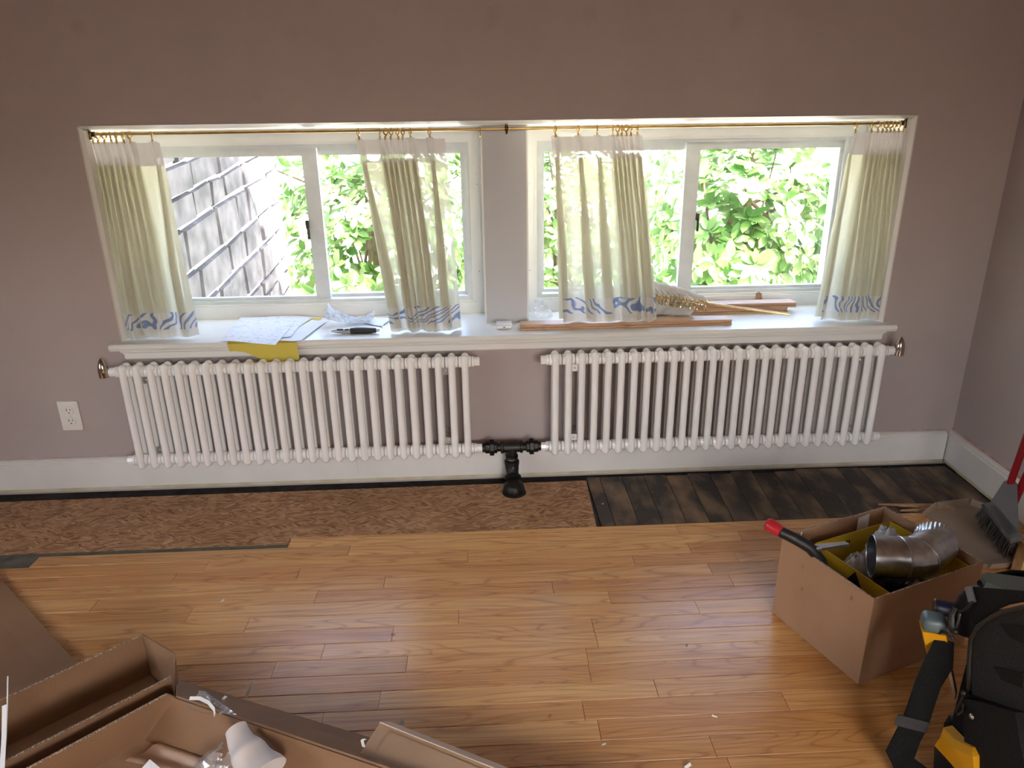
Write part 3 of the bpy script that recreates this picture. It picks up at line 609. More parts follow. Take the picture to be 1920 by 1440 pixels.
def ring_mesh():
    mb = MB(); mb.torus((0,0,0), .0095, .0025, (1,0,0), 18, 7); mb.ell((0,0,-.0120), .0028,.0028,.0032, 8, 5); mb.rbox((0,-.003,-.0195), (.0065,.0045,.012), .0014); return mb.mesh('ring', 40)
RINGM = ring_mesh(); RINGM.materials.append(M['brass'])
def smooth01(t): t = max(0, min(1, t)); return t*t*(3-2*t)
def curtain(label, ring_px, top_px, bot_px, zb, seed):
    """ring_px: photo columns of the rings on the rod; top_px / bot_px: left and right edge columns"""
    rg = random.Random(seed); y0 = .052
    rx = [at(u, 246, 1, RY).x for u in ring_px]; a0, a1 = at(top_px[0], 262, 1, y0).x, at(top_px[1], 262, 1, y0).x
    b0, b1 = at(bot_px[0], 620, 1, y0).x, at(bot_px[1], 610, 1, y0).x
    t = thing('curtain', label, 'curtain', ((a0+a1)/2, y0, zb), 'four short sheer curtains on the brass rod')
    ztop = RZ-.024
    gaps = []
    for i in range(len(rx)):
        g = [abs(rx[i]-rx[j]) for j in (i-1, i+1) if 0 <= j < len(rx)]; gaps.append(min(g))
    ph = [rg.uniform(-.25,.25) for _ in rx]; am = [rg.uniform(.75,1.2) for _ in rx]
    def surf(s, v):
        xt = a0+(a1-a0)*s; xb = b0+(b1-b0)*s
        e = smooth01(v*1.05); z = ztop+(zb-ztop)*v; x = xt+(xb-xt)*(v**.9)
        y = y0
        for i, r in enumerate(rx):
            w0 = min(.011, .36*gaps[i]); w1 = min(.021, .5*gaps[i])*(1+.5*v)
            w = w0+(w1-w0)*smooth01((v-.12)/.5); pinch = 1-.45*math.exp(-((v-.125)/.05)**2)
            c = r+(ph[i]*gaps[i])*e
            A = (.012+.020*e)*am[i]*(1.0 if gaps[i] > .016 else .85)
            y -= A*math.exp(-((xt-c)/(w*pinch))**2)
        y += .006*math.sin(9*s+3*v+seed)*e+.003*mnoise.noise((xt*60, v*2.5, seed))*(.3+e)
        x += .004*mnoise.noise((xt*35, v*3, seed+5))*e
        z += (.005*mnoise.noise((xt*28, 1.3, seed)) if v > .9 else 0)*smooth01((v-.9)/.1)-.004*math.exp(-(v/.02)**2)*(1 if min(abs(xt-r) for r in rx) > .012 else 0)
        return V(x, y, z)
    nc = max(60, int((a1-a0)/.0021))
    for nm, mat, v0, v1, nv in (('sheer_panel', M['sheer'], .118, .865, 30), ('printed_border', M['border'], .865, .955, 7), ('hem', M['hem'], .955, 1.0, 4), ('header_band', M['header'], 0, .118, 7)):
        mb = MB(); mb.grid(surf, nc, nv, 0, 1, v0, v1); me = bpy.data.meshes.new(nm); me.from_pydata([tuple(p) for p in mb.v], [], mb.f); me.shade_smooth(); me.materials.append(mat)
        o = bpy.data.objects.new(nm, me); COL.objects.link(o); setpar(o, t)
        if nm == 'printed_border': o['label'] = 'white border printed with blue scrolls'
    # cloth gathered behind the front pleats wherever the rings sit close together
    run = [r for r, g in zip(rx, gaps) if g < .034]
    sa, sb = (min(run)-.012-a0)/(a1-a0), (max(run)+.012-a0)/(a1-a0); sa, sb = max(.01,sa), min(.99,sb)
    def back(s, v):
        p = surf(s, v); xt = a0+(a1-a0)*s; p.y = y0+.020+.006*math.sin(xt*240+seed+1.5*v); p.z = ztop+(zb-ztop)*v+.004*(v > .9); return p
    def sheet_part(nm, fn, nu, nv, s0, s1, v0, v1, mat):
        mb = MB(); mb.grid(fn, nu, nv, s0, s1, v0, v1); me = bpy.data.meshes.new(nm); me.from_pydata([tuple(p) for p in mb.v], [], mb.f); me.shade_smooth(); me.materials.append(mat)
        o = bpy.data.objects.new(nm, me); COL.objects.link(o); setpar(o, t)
    sheet_part('back_fold', back, max(30, int((sb-sa)*nc*.6)), 24, sa, sb, .10, .99, M['sheer'])
    for i, r in enumerate(rx):
        h0, h1 = min(.007, .33*gaps[i]), min(.017, .46*gaps[i])*rg.uniform(.8,1.15)
        for q_ in (0, 1):
            def pleat(k, v, q_=q_, i=i, r=r):
                xt = r+ph[i]*gaps[i]*smooth01(v*1.05); s = (xt-a0)/(a1-a0); p = surf(min(1,max(0,s)), v); hw_ = h0+(h1-h0)*smooth01((v-.1)/.6); dx = (k-.5)*2*hw_*(1 if q_ == 0 else .7)
                return V(p.x+dx+.0015*math.sin(4*v+i), p.y+.006+.007*q_+14*abs(dx)*.012, ztop+(zb-ztop)*v+.002*(v > .9))
            sheet_part('pleat', pleat, 4, 22, 0, 1, .112, .985, M['sheer'])
    for r in rx: inst('ring', RINGM, None, t, (r, RY, RZ-.0045), (rg.uniform(-.1,.1), 0, rg.uniform(-.7,.7)))
    return t
curtain('gathered sheer curtain at the far left end of the rod', [164,172,182,193.5,205,215.5,228,242,283], (161,298), (238,374), .563, 1)
curtain('sheer curtain hanging left of the white pillar', [671,711.7,723,733,745,755,769,805], (667,834), (735,865), .562, 2)
curtain('sheer curtain hanging right of the white pillar', [1041,1084,1120,1149,1158,1166.6,1173.5,1182.6,1194.7], (1033,1203), (1055,1230), .580, 3)
curtain('gathered sheer curtain at the far right end of the rod', [1603,1632.5,1643.7,1654,1660.6,1668,1675.6,1683.5,1694], (1597,1697), (1530,1652), .563, 4)
tag(inst('curtain_ring', RINGM, None, None, (at(900,250,1,RY).x, RY, RZ-.0045), (0,0,.15)), 'single brass clip ring with no curtain beside the pillar', 'curtain ring')

# ================================================================== ON THE SILL
ZT = ZS
# second rod lying across, with a bunched curtain
ra, rb_ = at(1031,528,1,.265), at(1480,590,2,.600)
t = thing('spare_curtain_rod', 'thin brass rod lying slanted on the sill through a bundled curtain', 'curtain rod', rb_); MB().tube([ra, rb_], .0042, 10).build('rod', M['brass'], t)
rdir = (rb_-ra).normalized()
def onrod(x): return ra+(rb_-ra)*((x-ra.x)/(rb_.x-ra.x))
bx0, bx1 = at(1205,560,1,.235).x, at(1303,560,1,.225).x
t = thing('folded_curtain', 'white pleated curtain bundled on the slanted brass rod', 'curtain', (.72,.24,ZT))
NF = 11
for k in range(NF):
    f_ = k/(NF-1); p = onrod(bx0+.004+(bx1-bx0-.006)*f_); env = .50+.50*(1-f_)**.7; j_ = R.uniform(-.004,.004)
    pts = [p+V(.002,.004,.006), p+V(-.010,.010,.022*env+.006), p+V(-.030+j_,.022,.046*env), p+V(-.055+j_,.034,.060*env), p+V(-.080+j_,.044,.052*env), p+V(-.098,.050,.020*env)]
    pts = [V(q_.x, min(q_.y,.276), max(q_.z, ZT+.014)) for q_ in pts]
    MB().tube(pts, [.0040,.0066,.0084,.0092,.0092,.0080], 9).build('fold', M['linen'], t, smooth=60)
def droop(s, v):
    p = onrod(bx0+(bx1-bx0-.03)*s); return V(p.x-.02*v, p.y+.006+.05*v+.006*math.sin(9*s+4*v), max(ZT+.042 if v < .35 else ZT+.004, p.z-.008-.075*v+.010*math.sin(14*s)*v))
MB().grid(droop, 50, 10).thick(.0012).build('loose_cloth', M['linen'], t, smooth=60)
for k in range(15):
    s = .02+.97*k/14+R.uniform(-.012,.012); p = onrod(bx0+(bx1-bx0)*s); inst('ring', RINGM, None, t, p+V(0,0,-.003), (R.uniform(-.4,.4), R.uniform(-.2,.2), R.uniform(-.5,.5)), (1.05,)*3)

# oak offcuts
def board(name, label, p0, p1, w, z, th, mat=M['oakraw'], lift=0, tongue=True):
    """board with front lower edge p0 -> p1 on height z, width w away from the room"""
    p0, p1 = Vector((p0[0],p0[1],z)), Vector((p1[0],p1[1],z+lift)); d = (p1-p0).normalized(); n = V(-d.y,d.x,0); L_ = (p1-p0).length; u_ = d.cross(n)*-1
    u_ = n.cross(d)*-1 if n.cross(d).z < 0 else n.cross(d)
    prof = [(0,0),(0,th*.36),(.005,th*.36),(.005,th*.62),(0,th*.62),(0,th-.001),(.001,th),(w-.001,th),(w,th-.001),(w,th*.62),(w+.005,th*.60),(w+.005,th*.38),(w,th*.36),(w,0)]
    mb = MB(); k = len(prof); mb.add([p0+n*a+u_*b for a, b in prof]+[p1+n*a+u_*b for a, b in prof], [tuple(range(k)), tuple(range(2*k-1,k-1,-1))]+[(i,k+i,k+(i+1)%k,(i+1)%k) for i in range(k)])
    return tag(mb.build(name, mat, smooth=0), label, 'board', 'oak floorboard offcuts on the sill')
a = at(977,620,2,ZT); b = at(1372,609,2,ZT)
board('floorboard', 'oak floorboard offcut lying along the front of the sill', a, b, .062, ZT+.0005, .019)
a = at(1175,600,2,ZT); b = at(1482,588,2,ZT)
board('floorboard', 'lower oak floorboard of the pair under the slanted rod', (.52,.165), (1.165,.178), .062, ZT+.0005, .019)
board('floorboard', 'upper oak floorboard of the pair under the slanted rod', (.50,.160), (1.195,.172), .062, ZT+.0205, .019)
# wood shard leaning on the window frame
c = at(1424,568,1,.262)
mb = MB(); pts = [(-.020,0),(.026,0),(.022,.014),(.012,.022),(.012,.044),(.004,.050),(-.008,.046),(-.010,.022)]
mb.slab([c+V(x_, .02*z_/.05, z_-.012) for x_, z_ in pts], (0,.008,0)); tag(mb.build('wood_shard', M['chip'], smooth=0), 'jagged brown wood shard propped against the right window frame', 'wood piece')

# papers
def sheet(name, label, cat, px, z, mat, lift=0.0, group=None, th=.0006, ymax=.268):
    P_ = [at(u, v, 2, z) for u, v in px]
    for p in P_: p.y = min(p.y, ymax)
    def fn(s, v): p = P_[0].lerp(P_[1], v).lerp(P_[3].lerp(P_[2], v), s); p.z += lift*math.sin(3.1*s+.4)*(1-v)*.8+.0012*math.sin(7*s+3*v)+.0013; return p
    return tag(MB().grid(fn, 14, 12).thick(th).build(name, mat, smooth=60), label, cat, group)
def bentyellow():
    # lies on the sill and folds down over its front edge
    A = [at(466,592,2,ZT+.001), at(604,597,2,ZT+.001), at(556,640,2,ZT+.001), at(428,643,2,ZT+.001)]
    for p in A[:2]: p.y = min(p.y, .262)
    lx0, lx1 = at(427,650,1,-.051).x, at(557,650,1,-.051).x
    rows = []
    for k in range(6): v = k/5; rows.append([V(0,0,0)+(A[0].lerp(A[1], i/10).lerp(V(lx0+(lx1-lx0)*i/10, -.044, ZT), v))+V(0,0,.0012) for i in range(11)])
    rows.append([V(lx0+(lx1-lx0)*i/10, -.0515, ZT-.004) for i in range(11)])
    for k in range(1, 6):
        v = k/5; r = []
        for i in range(11):
            s = i/10; zend = .527 - .048*smooth01((s-.1)/.55)
            r.append(V(lx0+(lx1-lx0)*s+.004*v, -.052+.002*v+.004*math.sin(3*s)*v, ZT-.006+(zend-ZT+.006)*v))
        rows.append(r)
    mb = MB(); mb.add([p for r in rows for p in r], [(j*11+i, j*11+i+1, (j+1)*11+i+1, (j+1)*11+i) for j in range(len(rows)-1) for i in range(10)])
    return tag(mb.thick(.0006).build('yellow_sheet', M['yellow'], smooth=40), 'yellow sheet folded down over the front edge of the sill', 'paper')
bentyellow()
sheet('paper_sheet', 'bluish white sheet at the right edge of the paper stack', 'paper', [(520,640),(585,600),(612,603),(565,639)], ZT+.003, M['blank'], group='papers on the sill')
sheet('paper_sheet', 'lowest printed sheet of the stack on the sill', 'paper', [(455,634),(500,592),(590,592),(535,632)], ZT+.005, M['paper'], group='papers on the sill')
sheet('paper_sheet', 'middle printed sheet of the stack on the sill', 'paper', [(440,636),(482,591),(577,591),(546,632)], ZT+.007, M['paper'], group='papers on the sill')
sheet('paper_sheet', 'top printed sheet of the stack, overhanging the sill edge', 'paper', [(411,641),(461,588),(567,590),(516,647)], ZT+.009, M['paper'], lift=.004, group='papers on the sill')
tcard = sheet('white_card', 'small white card with a folded corner behind the pen tool', 'card', [(683,606),(700,595),(734,598),(716,612)], ZT+.003, M['blank'], th=.0012)
mb = MB(); c = at(716,612,2,ZT+.004); mb.slab([c+V(-.004,.01,.001), c+V(.006,0,.001), c+V(.004,-.016,-.002)], (0,0,.001)); mb.build('folded_corner', M['blank'], tcard, smooth=0)

# bubble wrap
c0 = at(625,606,2,ZT)
def bub(s, v):
    x = c0.x-.015+.165*s; z = ZT+.012+.052*abs(1-s*1.55)**2.2*(.55+.6*v)+.010*mnoise.noise((s*6,v*4,2))+.004*math.sin(40*s)*math.sin(34*v)
    return V(x+.012*mnoise.noise((s*5,v*5,7)), .115+.085*v+.03*s, max(z, ZT+.002))
tag(MB().grid(bub, 46, 26).thick(.0008).build('bubble_wrap', M['bubble'], smooth=0), 'crumpled clear bubble wrap on the sill', 'bubble wrap')
# pen-shaped tool
a, b = at(621,621,2,ZT+.010), at(711,621,2,ZT+.010); b.y = a.y-.004
t = thing('pen_tool', 'fat black and silver pen tool lying on the sill', 'tool', (a+b)/2-V(0,0,.010)); d = (b-a).normalized(); L_ = (b-a).length
MB().lathe([(.0015,0),(.004,.002),(.005,.010),(.0075,.022),(.0095,.040),(.0105,.070)], a, d, 16).build('silver_body', M['silver'], t)
MB().lathe([(.0108,.068),(.0118,.085),(.0115,.115),(.0095,.140),(.008,L_-.012)], a, d, 16).build('black_grip', M['rubber'], t)
MB().lathe([(.0055,L_-.012),(.0055,L_-.004),(.003,L_)], a, d, 12).build('tail_button', M['silver'], t)
mb = MB(); m_ = a+d*.032+V(0,-.0045,.0068); mb.rbox(m_, (.022,.008,.005), .002); mb.rbox(a+d*.056+V(0,-.006,.0072), (.012,.007,.004), .0018); mb.build('clip_buttons', M['rubber'], t)
# earbud case
c = at(945.5,617,2,ZT)
t = thing('earbud_case', 'white glossy earbud charging case in front of the pillar', 'case', (c.x,c.y+.012,ZT)); cc = V(c.x,c.y+.012,ZT+.0115)
MB().rbox(cc-V(0,0,.003), (.057,.040,.0165), .0082, seg=5).build('case_base', M['case'], t, smooth=60); MB().rbox(cc+V(0,0,.0075), (.057,.040,.0080), .0039, seg=4).build('case_lid', M['case'], t, smooth=60)
MB().rbox(cc+V(.000,-.0201,-.003), (.008,.0012,.003), .0005).build('charging_port', M['dark'], t)
# small clear bag
def bag(name, label, centre, rx, ry, h, mat, seed, sharp=1.0):
    def fn(s, v):
        an = 2*math.pi*s; rr = (1-.75*v**1.3)*(1+.22*mnoise.noise((math.cos(an)*1.6+seed, math.sin(an)*1.6, v*3))) + .10*math.cos(5*an+seed)*v
        return V(centre[0]+rx*rr*math.cos(an)+.006*mnoise.noise((v*9,s*9,seed)), centre[1]+ry*rr*math.sin(an), centre[2]+h*v*(1+.18*mnoise.noise((math.cos(an)*2,math.sin(an)*2,seed))))
    return tag(MB().grid(fn, 34, 14).build(name, mat, smooth=25), label, 'bag')
c = at(1012,594,2,ZT); bag('plastic_bag', 'small clear plastic bag behind the board by the pillar', (c.x,c.y,ZT+.001), .052, .022, .060, M['clear'], 3)

# ================================================================== TOOL BOX (cardboard) AND CONTENTS
A_, B_, C_, D_ = V(.756,-.863,0), V(.852,-1.133,0), V(1.188,-1.010,0), V(1.094,-.737,0)
Hb = .237
def panel(mb, p, q_, h0, h1, th, inward):
    n = Vector(inward).normalized()*th; mb.hexa([p+V(0,0,h0), q_+V(0,0,h0), q_+n+V(0,0,h0), p+n+V(0,0,h0)], [p+V(0,0,h1), q_+V(0,0,h1), q_+n+V(0,0,h1), p+n+V(0,0,h1)])
t = thing('cardboard_box', 'open cardboard box full of fittings on the oak floor', 'box', (A_+C_)/2)
ctr = (A_+C_)/2
for p, q_ in ((A_,B_),(B_,C_),(C_,D_),(D_,A_)):
    e = (q_-p).normalized(); n = V(-e.y,e.x,0); n = n if n.dot(ctr-p) > 0 else -n
    mb = MB(); panel(mb, p+e*.0005, q_-e*.0005, .001, Hb, .0035, n); s = mb.build('side_panel', M['card'], t, smooth=0)
    mb = MB(); panel(mb, p, q_, Hb, Hb+.0008, .0035, n); mb.build('cut_edge', M['core'], s, smooth=0)
MB().slab([p.lerp(ctr,.01)+V(0,0,.001) for p in (A_,B_,C_,D_)], (0,0,.003)).build('bottom_panel', M['card'], t, smooth=0)
e = (B_-A_).normalized(); nA = V(e.y,-e.x,0); nA = -nA if nA.dot(ctr-A_) > 0 else nA
for s_, z_ in ((.30,.128),(.27,.19),(.80,.20)):
    p = A_.lerp(B_, s_)+nA*.0003+V(0,0,z_); MB().slab([p+e*(-.004), p+e*.003+V(0,0,-.004), p+e*.005+V(0,0,.007), p+V(0,0,.011)], nA*.0004).build('scuff', M['chip'], t, smooth=0)
tape = D_.lerp(A_,.55); ed = (A_-D_).normalized(); nd = V(-ed.y,ed.x,0); nd = nd if nd.dot(ctr-tape) > 0 else -nd
MB().slab([tape+nd*.004+ed*(.10)+V(0,0,Hb-.014), tape+nd*.004+ed*.104+V(0,0,Hb-.014), tape+nd*.004+ed*.105+V(0,0,Hb-.001), tape+nd*.004+ed*.099+V(0,0,Hb-.001)], nd*.0006).build('torn_paper', M['blank'], t, smooth=0)
lab = D_.lerp(A_,.18)
MB().slab([lab+nd*.012+V(0,0,Hb-.072), lab+nd*.012+ed*.042+V(0,0,Hb-.072), lab+nd*.008+ed*.040+V(0,0,Hb-.006), lab+nd*.008+V(0,0,Hb-.002)], nd*.0008).build('paper_label', M['blank'], t, smooth=0)
ex, ey_ = (D_-A_).normalized(), (B_-A_).normalized()      # long side away to the right, short side towards the room
def bx(u_, w_, z_): return A_+ex*u_+ey_*w_+V(0,0,z_)
# yellow carton inside
t = thing('yellow_carton', 'open yellow carton inside the cardboard box', 'box', bx(.17,.15,.004))
y0_, y1_, w0_, w1_, h_ = .078, .345, .036, .278, .216
cs = [bx(y0_,w0_,0), bx(y0_,w1_,0), bx(y1_,w1_,0), bx(y1_,w0_,0)]; cy = (cs[0]+cs[2])/2; walls = []
for i in range(4):
    p, q_ = cs[i], cs[(i+1)%4]; e = (q_-p).normalized(); n = V(-e.y,e.x,0); n = n if n.dot(cy-p) > 0 else -n
    mb = MB(); panel(mb, p, q_, .005, h_, .0016, n); walls.append(mb.build('carton_side', M['ybox'], t, smooth=0))
MB().slab([p.lerp(cy,.02)+V(0,0,.004) for p in cs], (0,0,.002)).build('carton_bottom', M['ybox'], t, smooth=0)
wn_ = -ex
p = bx(y0_, w0_+.105, 0)+wn_*.0004; mb = MB(); mb.slab([p+ey_*0+V(0,0,h_-.048), p+ey_*.052+V(0,0,h_-.048), p+ey_*.052+V(0,0,h_-.040), p+ey_*.026+V(0,0,h_-.004)], wn_*.0004); mb.build('black_triangle_print', M['dark'], walls[0], smooth=0)
for k in range(5):
    p = bx(y0_+.075+.011*k, w0_+.0022, h_-.030); MB().slab([p, p+ex*.006, p+ex*(.006 if k % 2 else .003)+V(0,0,.010), p+V(0,0,.010)], ey_*.0003).build('printed_character', M['dark'], walls[3], smooth=0)
# galvanised duct elbow: three gores and a crimped end
t = thing('duct_elbow', 'shiny galvanised duct elbow lying on the yellow carton', 'duct', bx(.23,.17,.15))
p0, p1, p2, p3 = at(1634,1042,2,.232), at(1690,1046,2,.236), at(1722,1044,2,.238), at(1752,1024,2,.245)
r0 = .050
def gore(a, b, ta, tb, ra_, rb2, n=28, m=6):
    """duct segment between two tilted rims (centres a, b; rim normals ta, tb)"""
    vs = []; upv = V(0,0,1)
    for i in range(m+1):
        f_ = i/m; c = a.lerp(b, f_); tn = ta.lerp(tb, f_).normalized(); x_ = tn.cross(upv).normalized(); y_ = x_.cross(tn); r_ = ra_+(rb2-ra_)*f_
        vs += [c+(x_*math.cos(2*math.pi*k/n)+y_*math.sin(2*math.pi*k/n))*r_ for k in range(n)]
    return vs, [(i*n+k, i*n+(k+1)%n, (i+1)*n+(k+1)%n, (i+1)*n+k) for i in range(m) for k in range(n)]
ax0 = (p1-p0); ax0.z = 0; ax0.normalize(); ax3 = V(.55,.83,.15).normalized()
t0_, t1_, t2_, t3_ = ax0, ax0.lerp(ax3,.22).normalized(), ax0.lerp(ax3,.6).normalized(), ax3
for a, b, ta, tb in ((p0,p1,t0_,t1_),(p1,p2,t1_,t2_),(p2,p3,t2_,t3_)):
    mb = MB(); mb.add(*gore(a, b, ta, tb, r0, r0)); mb.thick(.001).build('gore', M['galv'], t, smooth=40)
for c, tn in ((p0,t0_),(p1,t1_),(p2,t2_)):
    mb = MB(); mb.torus(c, r0+.0008, .0022 if c is not p0 else .0012, tn, 34, 6); mb.build('seam_bead', M['galv'], t)
def crimp(s, v):
    an = 2*math.pi*s; x_ = t3_.cross(V(0,0,1)).normalized(); y_ = x_.cross(t3_); r_ = r0-.001-.003*v+.0016*math.cos(30*an)*v
    return p3+t3_*(.036*v)+(x_*math.cos(an)+y_*math.sin(an))*r_
MB().grid(crimp, 240, 4).thick(.0008).build('crimped_collar', M['galv'], t, smooth=60)
# bags and small things in the carton
c = at(1663,1000,2,.235); bag('plastic_bag', 'frosted plastic bag standing behind the duct elbow', (c.x,c.y,.165), .055, .035, .085, M['frost'], 8)
c = at(1606,1050,2,.195); bag('plastic_bag', 'crumpled frosted bag in the left corner of the yellow carton', (c.x,c.y,.150), .042, .034, .060, M['frost'], 12)
c = bx(.15,.19,.175); tag(MB().rbox(c, (.05,.03,.02), .004, Euler((.2,.3,.6)).to_matrix()).build('blue_packet', M['navy'], smooth=40), 'dark blue packet under the frosted bag in the yellow carton', 'packet')
for k, (u_, w_, lb) in enumerate(((.20,.225,'small steel fitting at the front of the yellow carton'),(.26,.235,'small steel fitting beside the duct elbow'))):
    mb = MB(); c = bx(u_,w_,.165); mb.lathe([(.010,0),(.014,.002),(.014,.012),(.010,.014),(.010,.030)], c, (.6,.3*(-1)**k,.4), 12); tag(mb.build('pipe_fitting', M['steel'], smooth=30), lb, 'fitting')
mb = MB(); mb.ell(bx(.215,.20,.150), .075, .045, .020, 18, 8); tag(mb.build('rag', M['nylon2'], smooth=50), 'dark crumpled rag under the duct elbow', 'rag')
mb = MB(); mb.torus(bx(.305,.255,.185), .017, .002, (.3,.5,.8), 24, 6); tag(mb.build('wire_ring', M['steel']), 'thin steel ring at the front of the yellow carton', 'ring')
# pipe pliers with red-tipped grip
t = thing('pliers', 'black handled pliers with a red grip end sticking out of the box', 'pliers', bx(.02,.10,.16))
g = [at(1443,984,2,.292), at(1462,996,2,.286), at(1490,1010,2,.272), at(1518,1026,2,.256), at(1540,1052,2,.222), at(1552,1085,2,.17)]
MB().tube(g[1:], [.0135,.014,.014,.013,.011], 12).build('black_grip', M['black'], t)
e = (g[0]-g[1]).normalized(); MB().tube([g[0]+e*.012, g[0]+e*.009, g[0]+e*.003, g[1].lerp(g[0],.3), g[1]-e*.004], [.004,.012,.0175,.0165,.0138], 14).build('red_tip', M['red'], t)
t = thing('wrench', 'steel wrench with a hole in its handle beside the yellow carton', 'wrench', bx(.06,.10,.17))
wa, wb = at(1524,1030,2,.252), at(1588,1022,2,.235); d = (wb-wa).normalized(); n = V(-d.y,d.x,0)
mb = MB(); hole = [wa+d*(.012+.0045*math.cos(2*math.pi*k/16))+n*(.0045*math.sin(2*math.pi*k/16)) for k in range(16)]; outl = [wa+d*(.012+.013*math.cos(2*math.pi*k/16))+n*(.012*math.sin(2*math.pi*k/16)) for k in range(16)]
vs = []; 
for dz in (0,.007): vs += [p+V(0,0,dz) for p in outl]+[p+V(0,0,dz) for p in hole]
fs = []
for k in range(16):
    j_ = (k+1)%16; fs += [(k,j_,16+j_,16+k),(32+k,48+k,48+j_,32+j_),(k,32+k,32+j_,j_),(16+k,16+j_,48+j_,48+k)]
mb.add(vs, fs); mb.slab([wa+d*.022+n*.010, wa+d*.022-n*.010, wb-n*.007, wb+n*.007], (0,0,.007)); mb.build('handle', M['steel'], t, smooth=30)

# ================================================================== CORNER: dustpan, broom, splinters, board
t = thing('dustpan', 'tan plastic dustpan lying in the corner under the broom', 'dustpan', (1.52,-.55,0))
pp = [(1.452,-.412),(1.520,-.372),(1.640,-.355),(1.668,-.40),(1.610,-.640),(1.575,-.705),(1.455,-.712),(1.437,-.690)]
MB().slab([(x_,y_,.003) for x_, y_ in pp], (0,0,.003)).build('tray', M['tan'], t, smooth=0)
def rim(idx, h, lean):
    mb = MB()
    for i, j_ in zip(idx[:-1], idx[1:]):
        p, q_ = V(*pp[i],.003), V(*pp[j_],.003); e = (q_-p).normalized(); n = V(e.y,-e.x,0); n = n if n.dot(p-V(1.54,-.53,0)) > 0 else -n; n = n*.003
        h0 = h*(.45 if i == idx[0] else 1); h1 = h*(.35 if j_ == idx[-1] else 1)
        mb.hexa([p,q_,q_+n,p+n], [p+n*lean+V(0,0,h0), q_+n*lean+V(0,0,h1), q_+n*(1+lean)+V(0,0,h1), p+n*(1+lean)+V(0,0,h0)])
    return mb
rim([0,1,2,3,4,5,6,7], .022, 3).build('rim', M['tan'], t, smooth=30)
hb, ht_ = V(1.635,-.520,.02), V(1.672,-.60,.62)
MB().tube([hb, hb.lerp(ht_,.1), ht_], [.013,.011,.011], 12).build('pole', M['redpole'], t)
MB().tube([hb-V(.01,.01,.012), hb+V(0,0,.035)], [.024,.016], 12).build('pole_socket', M['grey'], t)
t = thing('broom', 'grey broom with a red handle leaning in the right corner', 'broom', (1.58,-.52,.01))
k0, k1 = at(1852,940,2,.135), at(1908,1010,2,.120)     # top edge of the head
s0, s1 = at(1841,966,2,.028), at(1899,1040,2,.022)
neck = at(1892,940,1,-.50); nk = V(1.628,-.515,.175)
e = (k1-k0).normalized(); nn = e.cross((s0-k0).normalized()).normalized()
mb = MB(); w_ = .016
ka, kb = k0-e*.004, k1+e*.004; dn = (s0-k0).normalized()
mb.hexa([ka+nn*w_+dn*.03, kb+nn*w_+dn*.03, kb-nn*w_+dn*.03, ka-nn*w_+dn*.03], [ka+nn*w_*.9+e*.01, kb+nn*w_*.9-e*.01, kb-nn*w_*.9-e*.01, ka-nn*w_*.9+e*.01])
mid = k0.lerp(k1,.52); mb.hexa([k0.lerp(k1,.14)+nn*w_*.8, k0.lerp(k1,.88)+nn*w_*.8, k0.lerp(k1,.88)-nn*w_*.8, k0.lerp(k1,.14)-nn*w_*.8], [nk+e*(-.014)+nn*.013, nk+e*.014+nn*.013, nk+e*.014-nn*.013, nk-e*.014-nn*.013]); mb.build('head', M['grey'], t, smooth=30)
mb = MB()
for k in range(420):
    s = R.random(); o_ = R.uniform(-.9,.9); a = k0.lerp(k1,s)+nn*(o_*w_*.85)+dn*.028; b = s0.lerp(s1, min(1.02,max(-.04,.5+(s-.5)*1.04)))+nn*(o_*.030)+V(R.uniform(-.005,.005),R.uniform(-.005,.005),R.uniform(-.008,.006))
    b.z = max(b.z,.008); mb.tube([a, a.lerp(b,.6)+nn*o_*.004, b], [.0016,.0015,.0010], 3, False)
o = mb.build('bristles', M['bristle'], t, smooth=0); o['kind'] = 'stuff'
pt = at(1922,846,1,-.53); d = (at(1913,872,1,-.525)-at(1893,928,1,-.51)).normalized(); MB().tube([nk-d*.01, nk+d*.9], [.0105,.0105], 12).build('pole', M['redpole'], t)
# splintered oak pieces on the dark subfloor
spl = [((1.345,-.318),(1.545,-.352),.020,.014,'long split oak sliver on the dark subfloor'),((1.395,-.365),(1.572,-.372),.024,.016,'pale split oak piece with a square end on the dark subfloor'),((1.36,-.388),(1.50,-.400),.016,.010,'short reddish oak sliver beside the box corner')]
for (a0, a1, wv, hh, lb) in spl:
    a, b = V(*a0,-.004), V(*a1,-.004); e = (b-a).normalized(); n = V(-e.y,e.x,0); mb = MB()
    mb.hexa([a, b-n*wv*.5, b+n*wv*.5, a+n*.003], [a+V(0,0,.003), b-n*wv*.45+V(0,0,hh), b+n*wv*.4+V(0,0,hh*.9), a+n*.003+V(0,0,.004)]); tag(mb.build('oak_splinter', M['splint'], smooth=0), lb, 'wood piece', 'split oak pieces in the corner')
mb = MB(); a = at(1893,1078,2,0); mb.hexa([(a.x,a.y-.03,0),(1.69,a.y-.06,0),(1.70,a.y-.02,0),(a.x+.01,a.y+.015,0)], [(a.x+.016,a.y-.02,.10),(1.69,a.y-.05,.10),(1.70,a.y-.01,.10),(a.x+.026,a.y+.025,.10)])
tag(mb.build('pine_block', M['pine'], smooth=0), 'orange pine block at the right edge behind the tool bag', 'wood block')

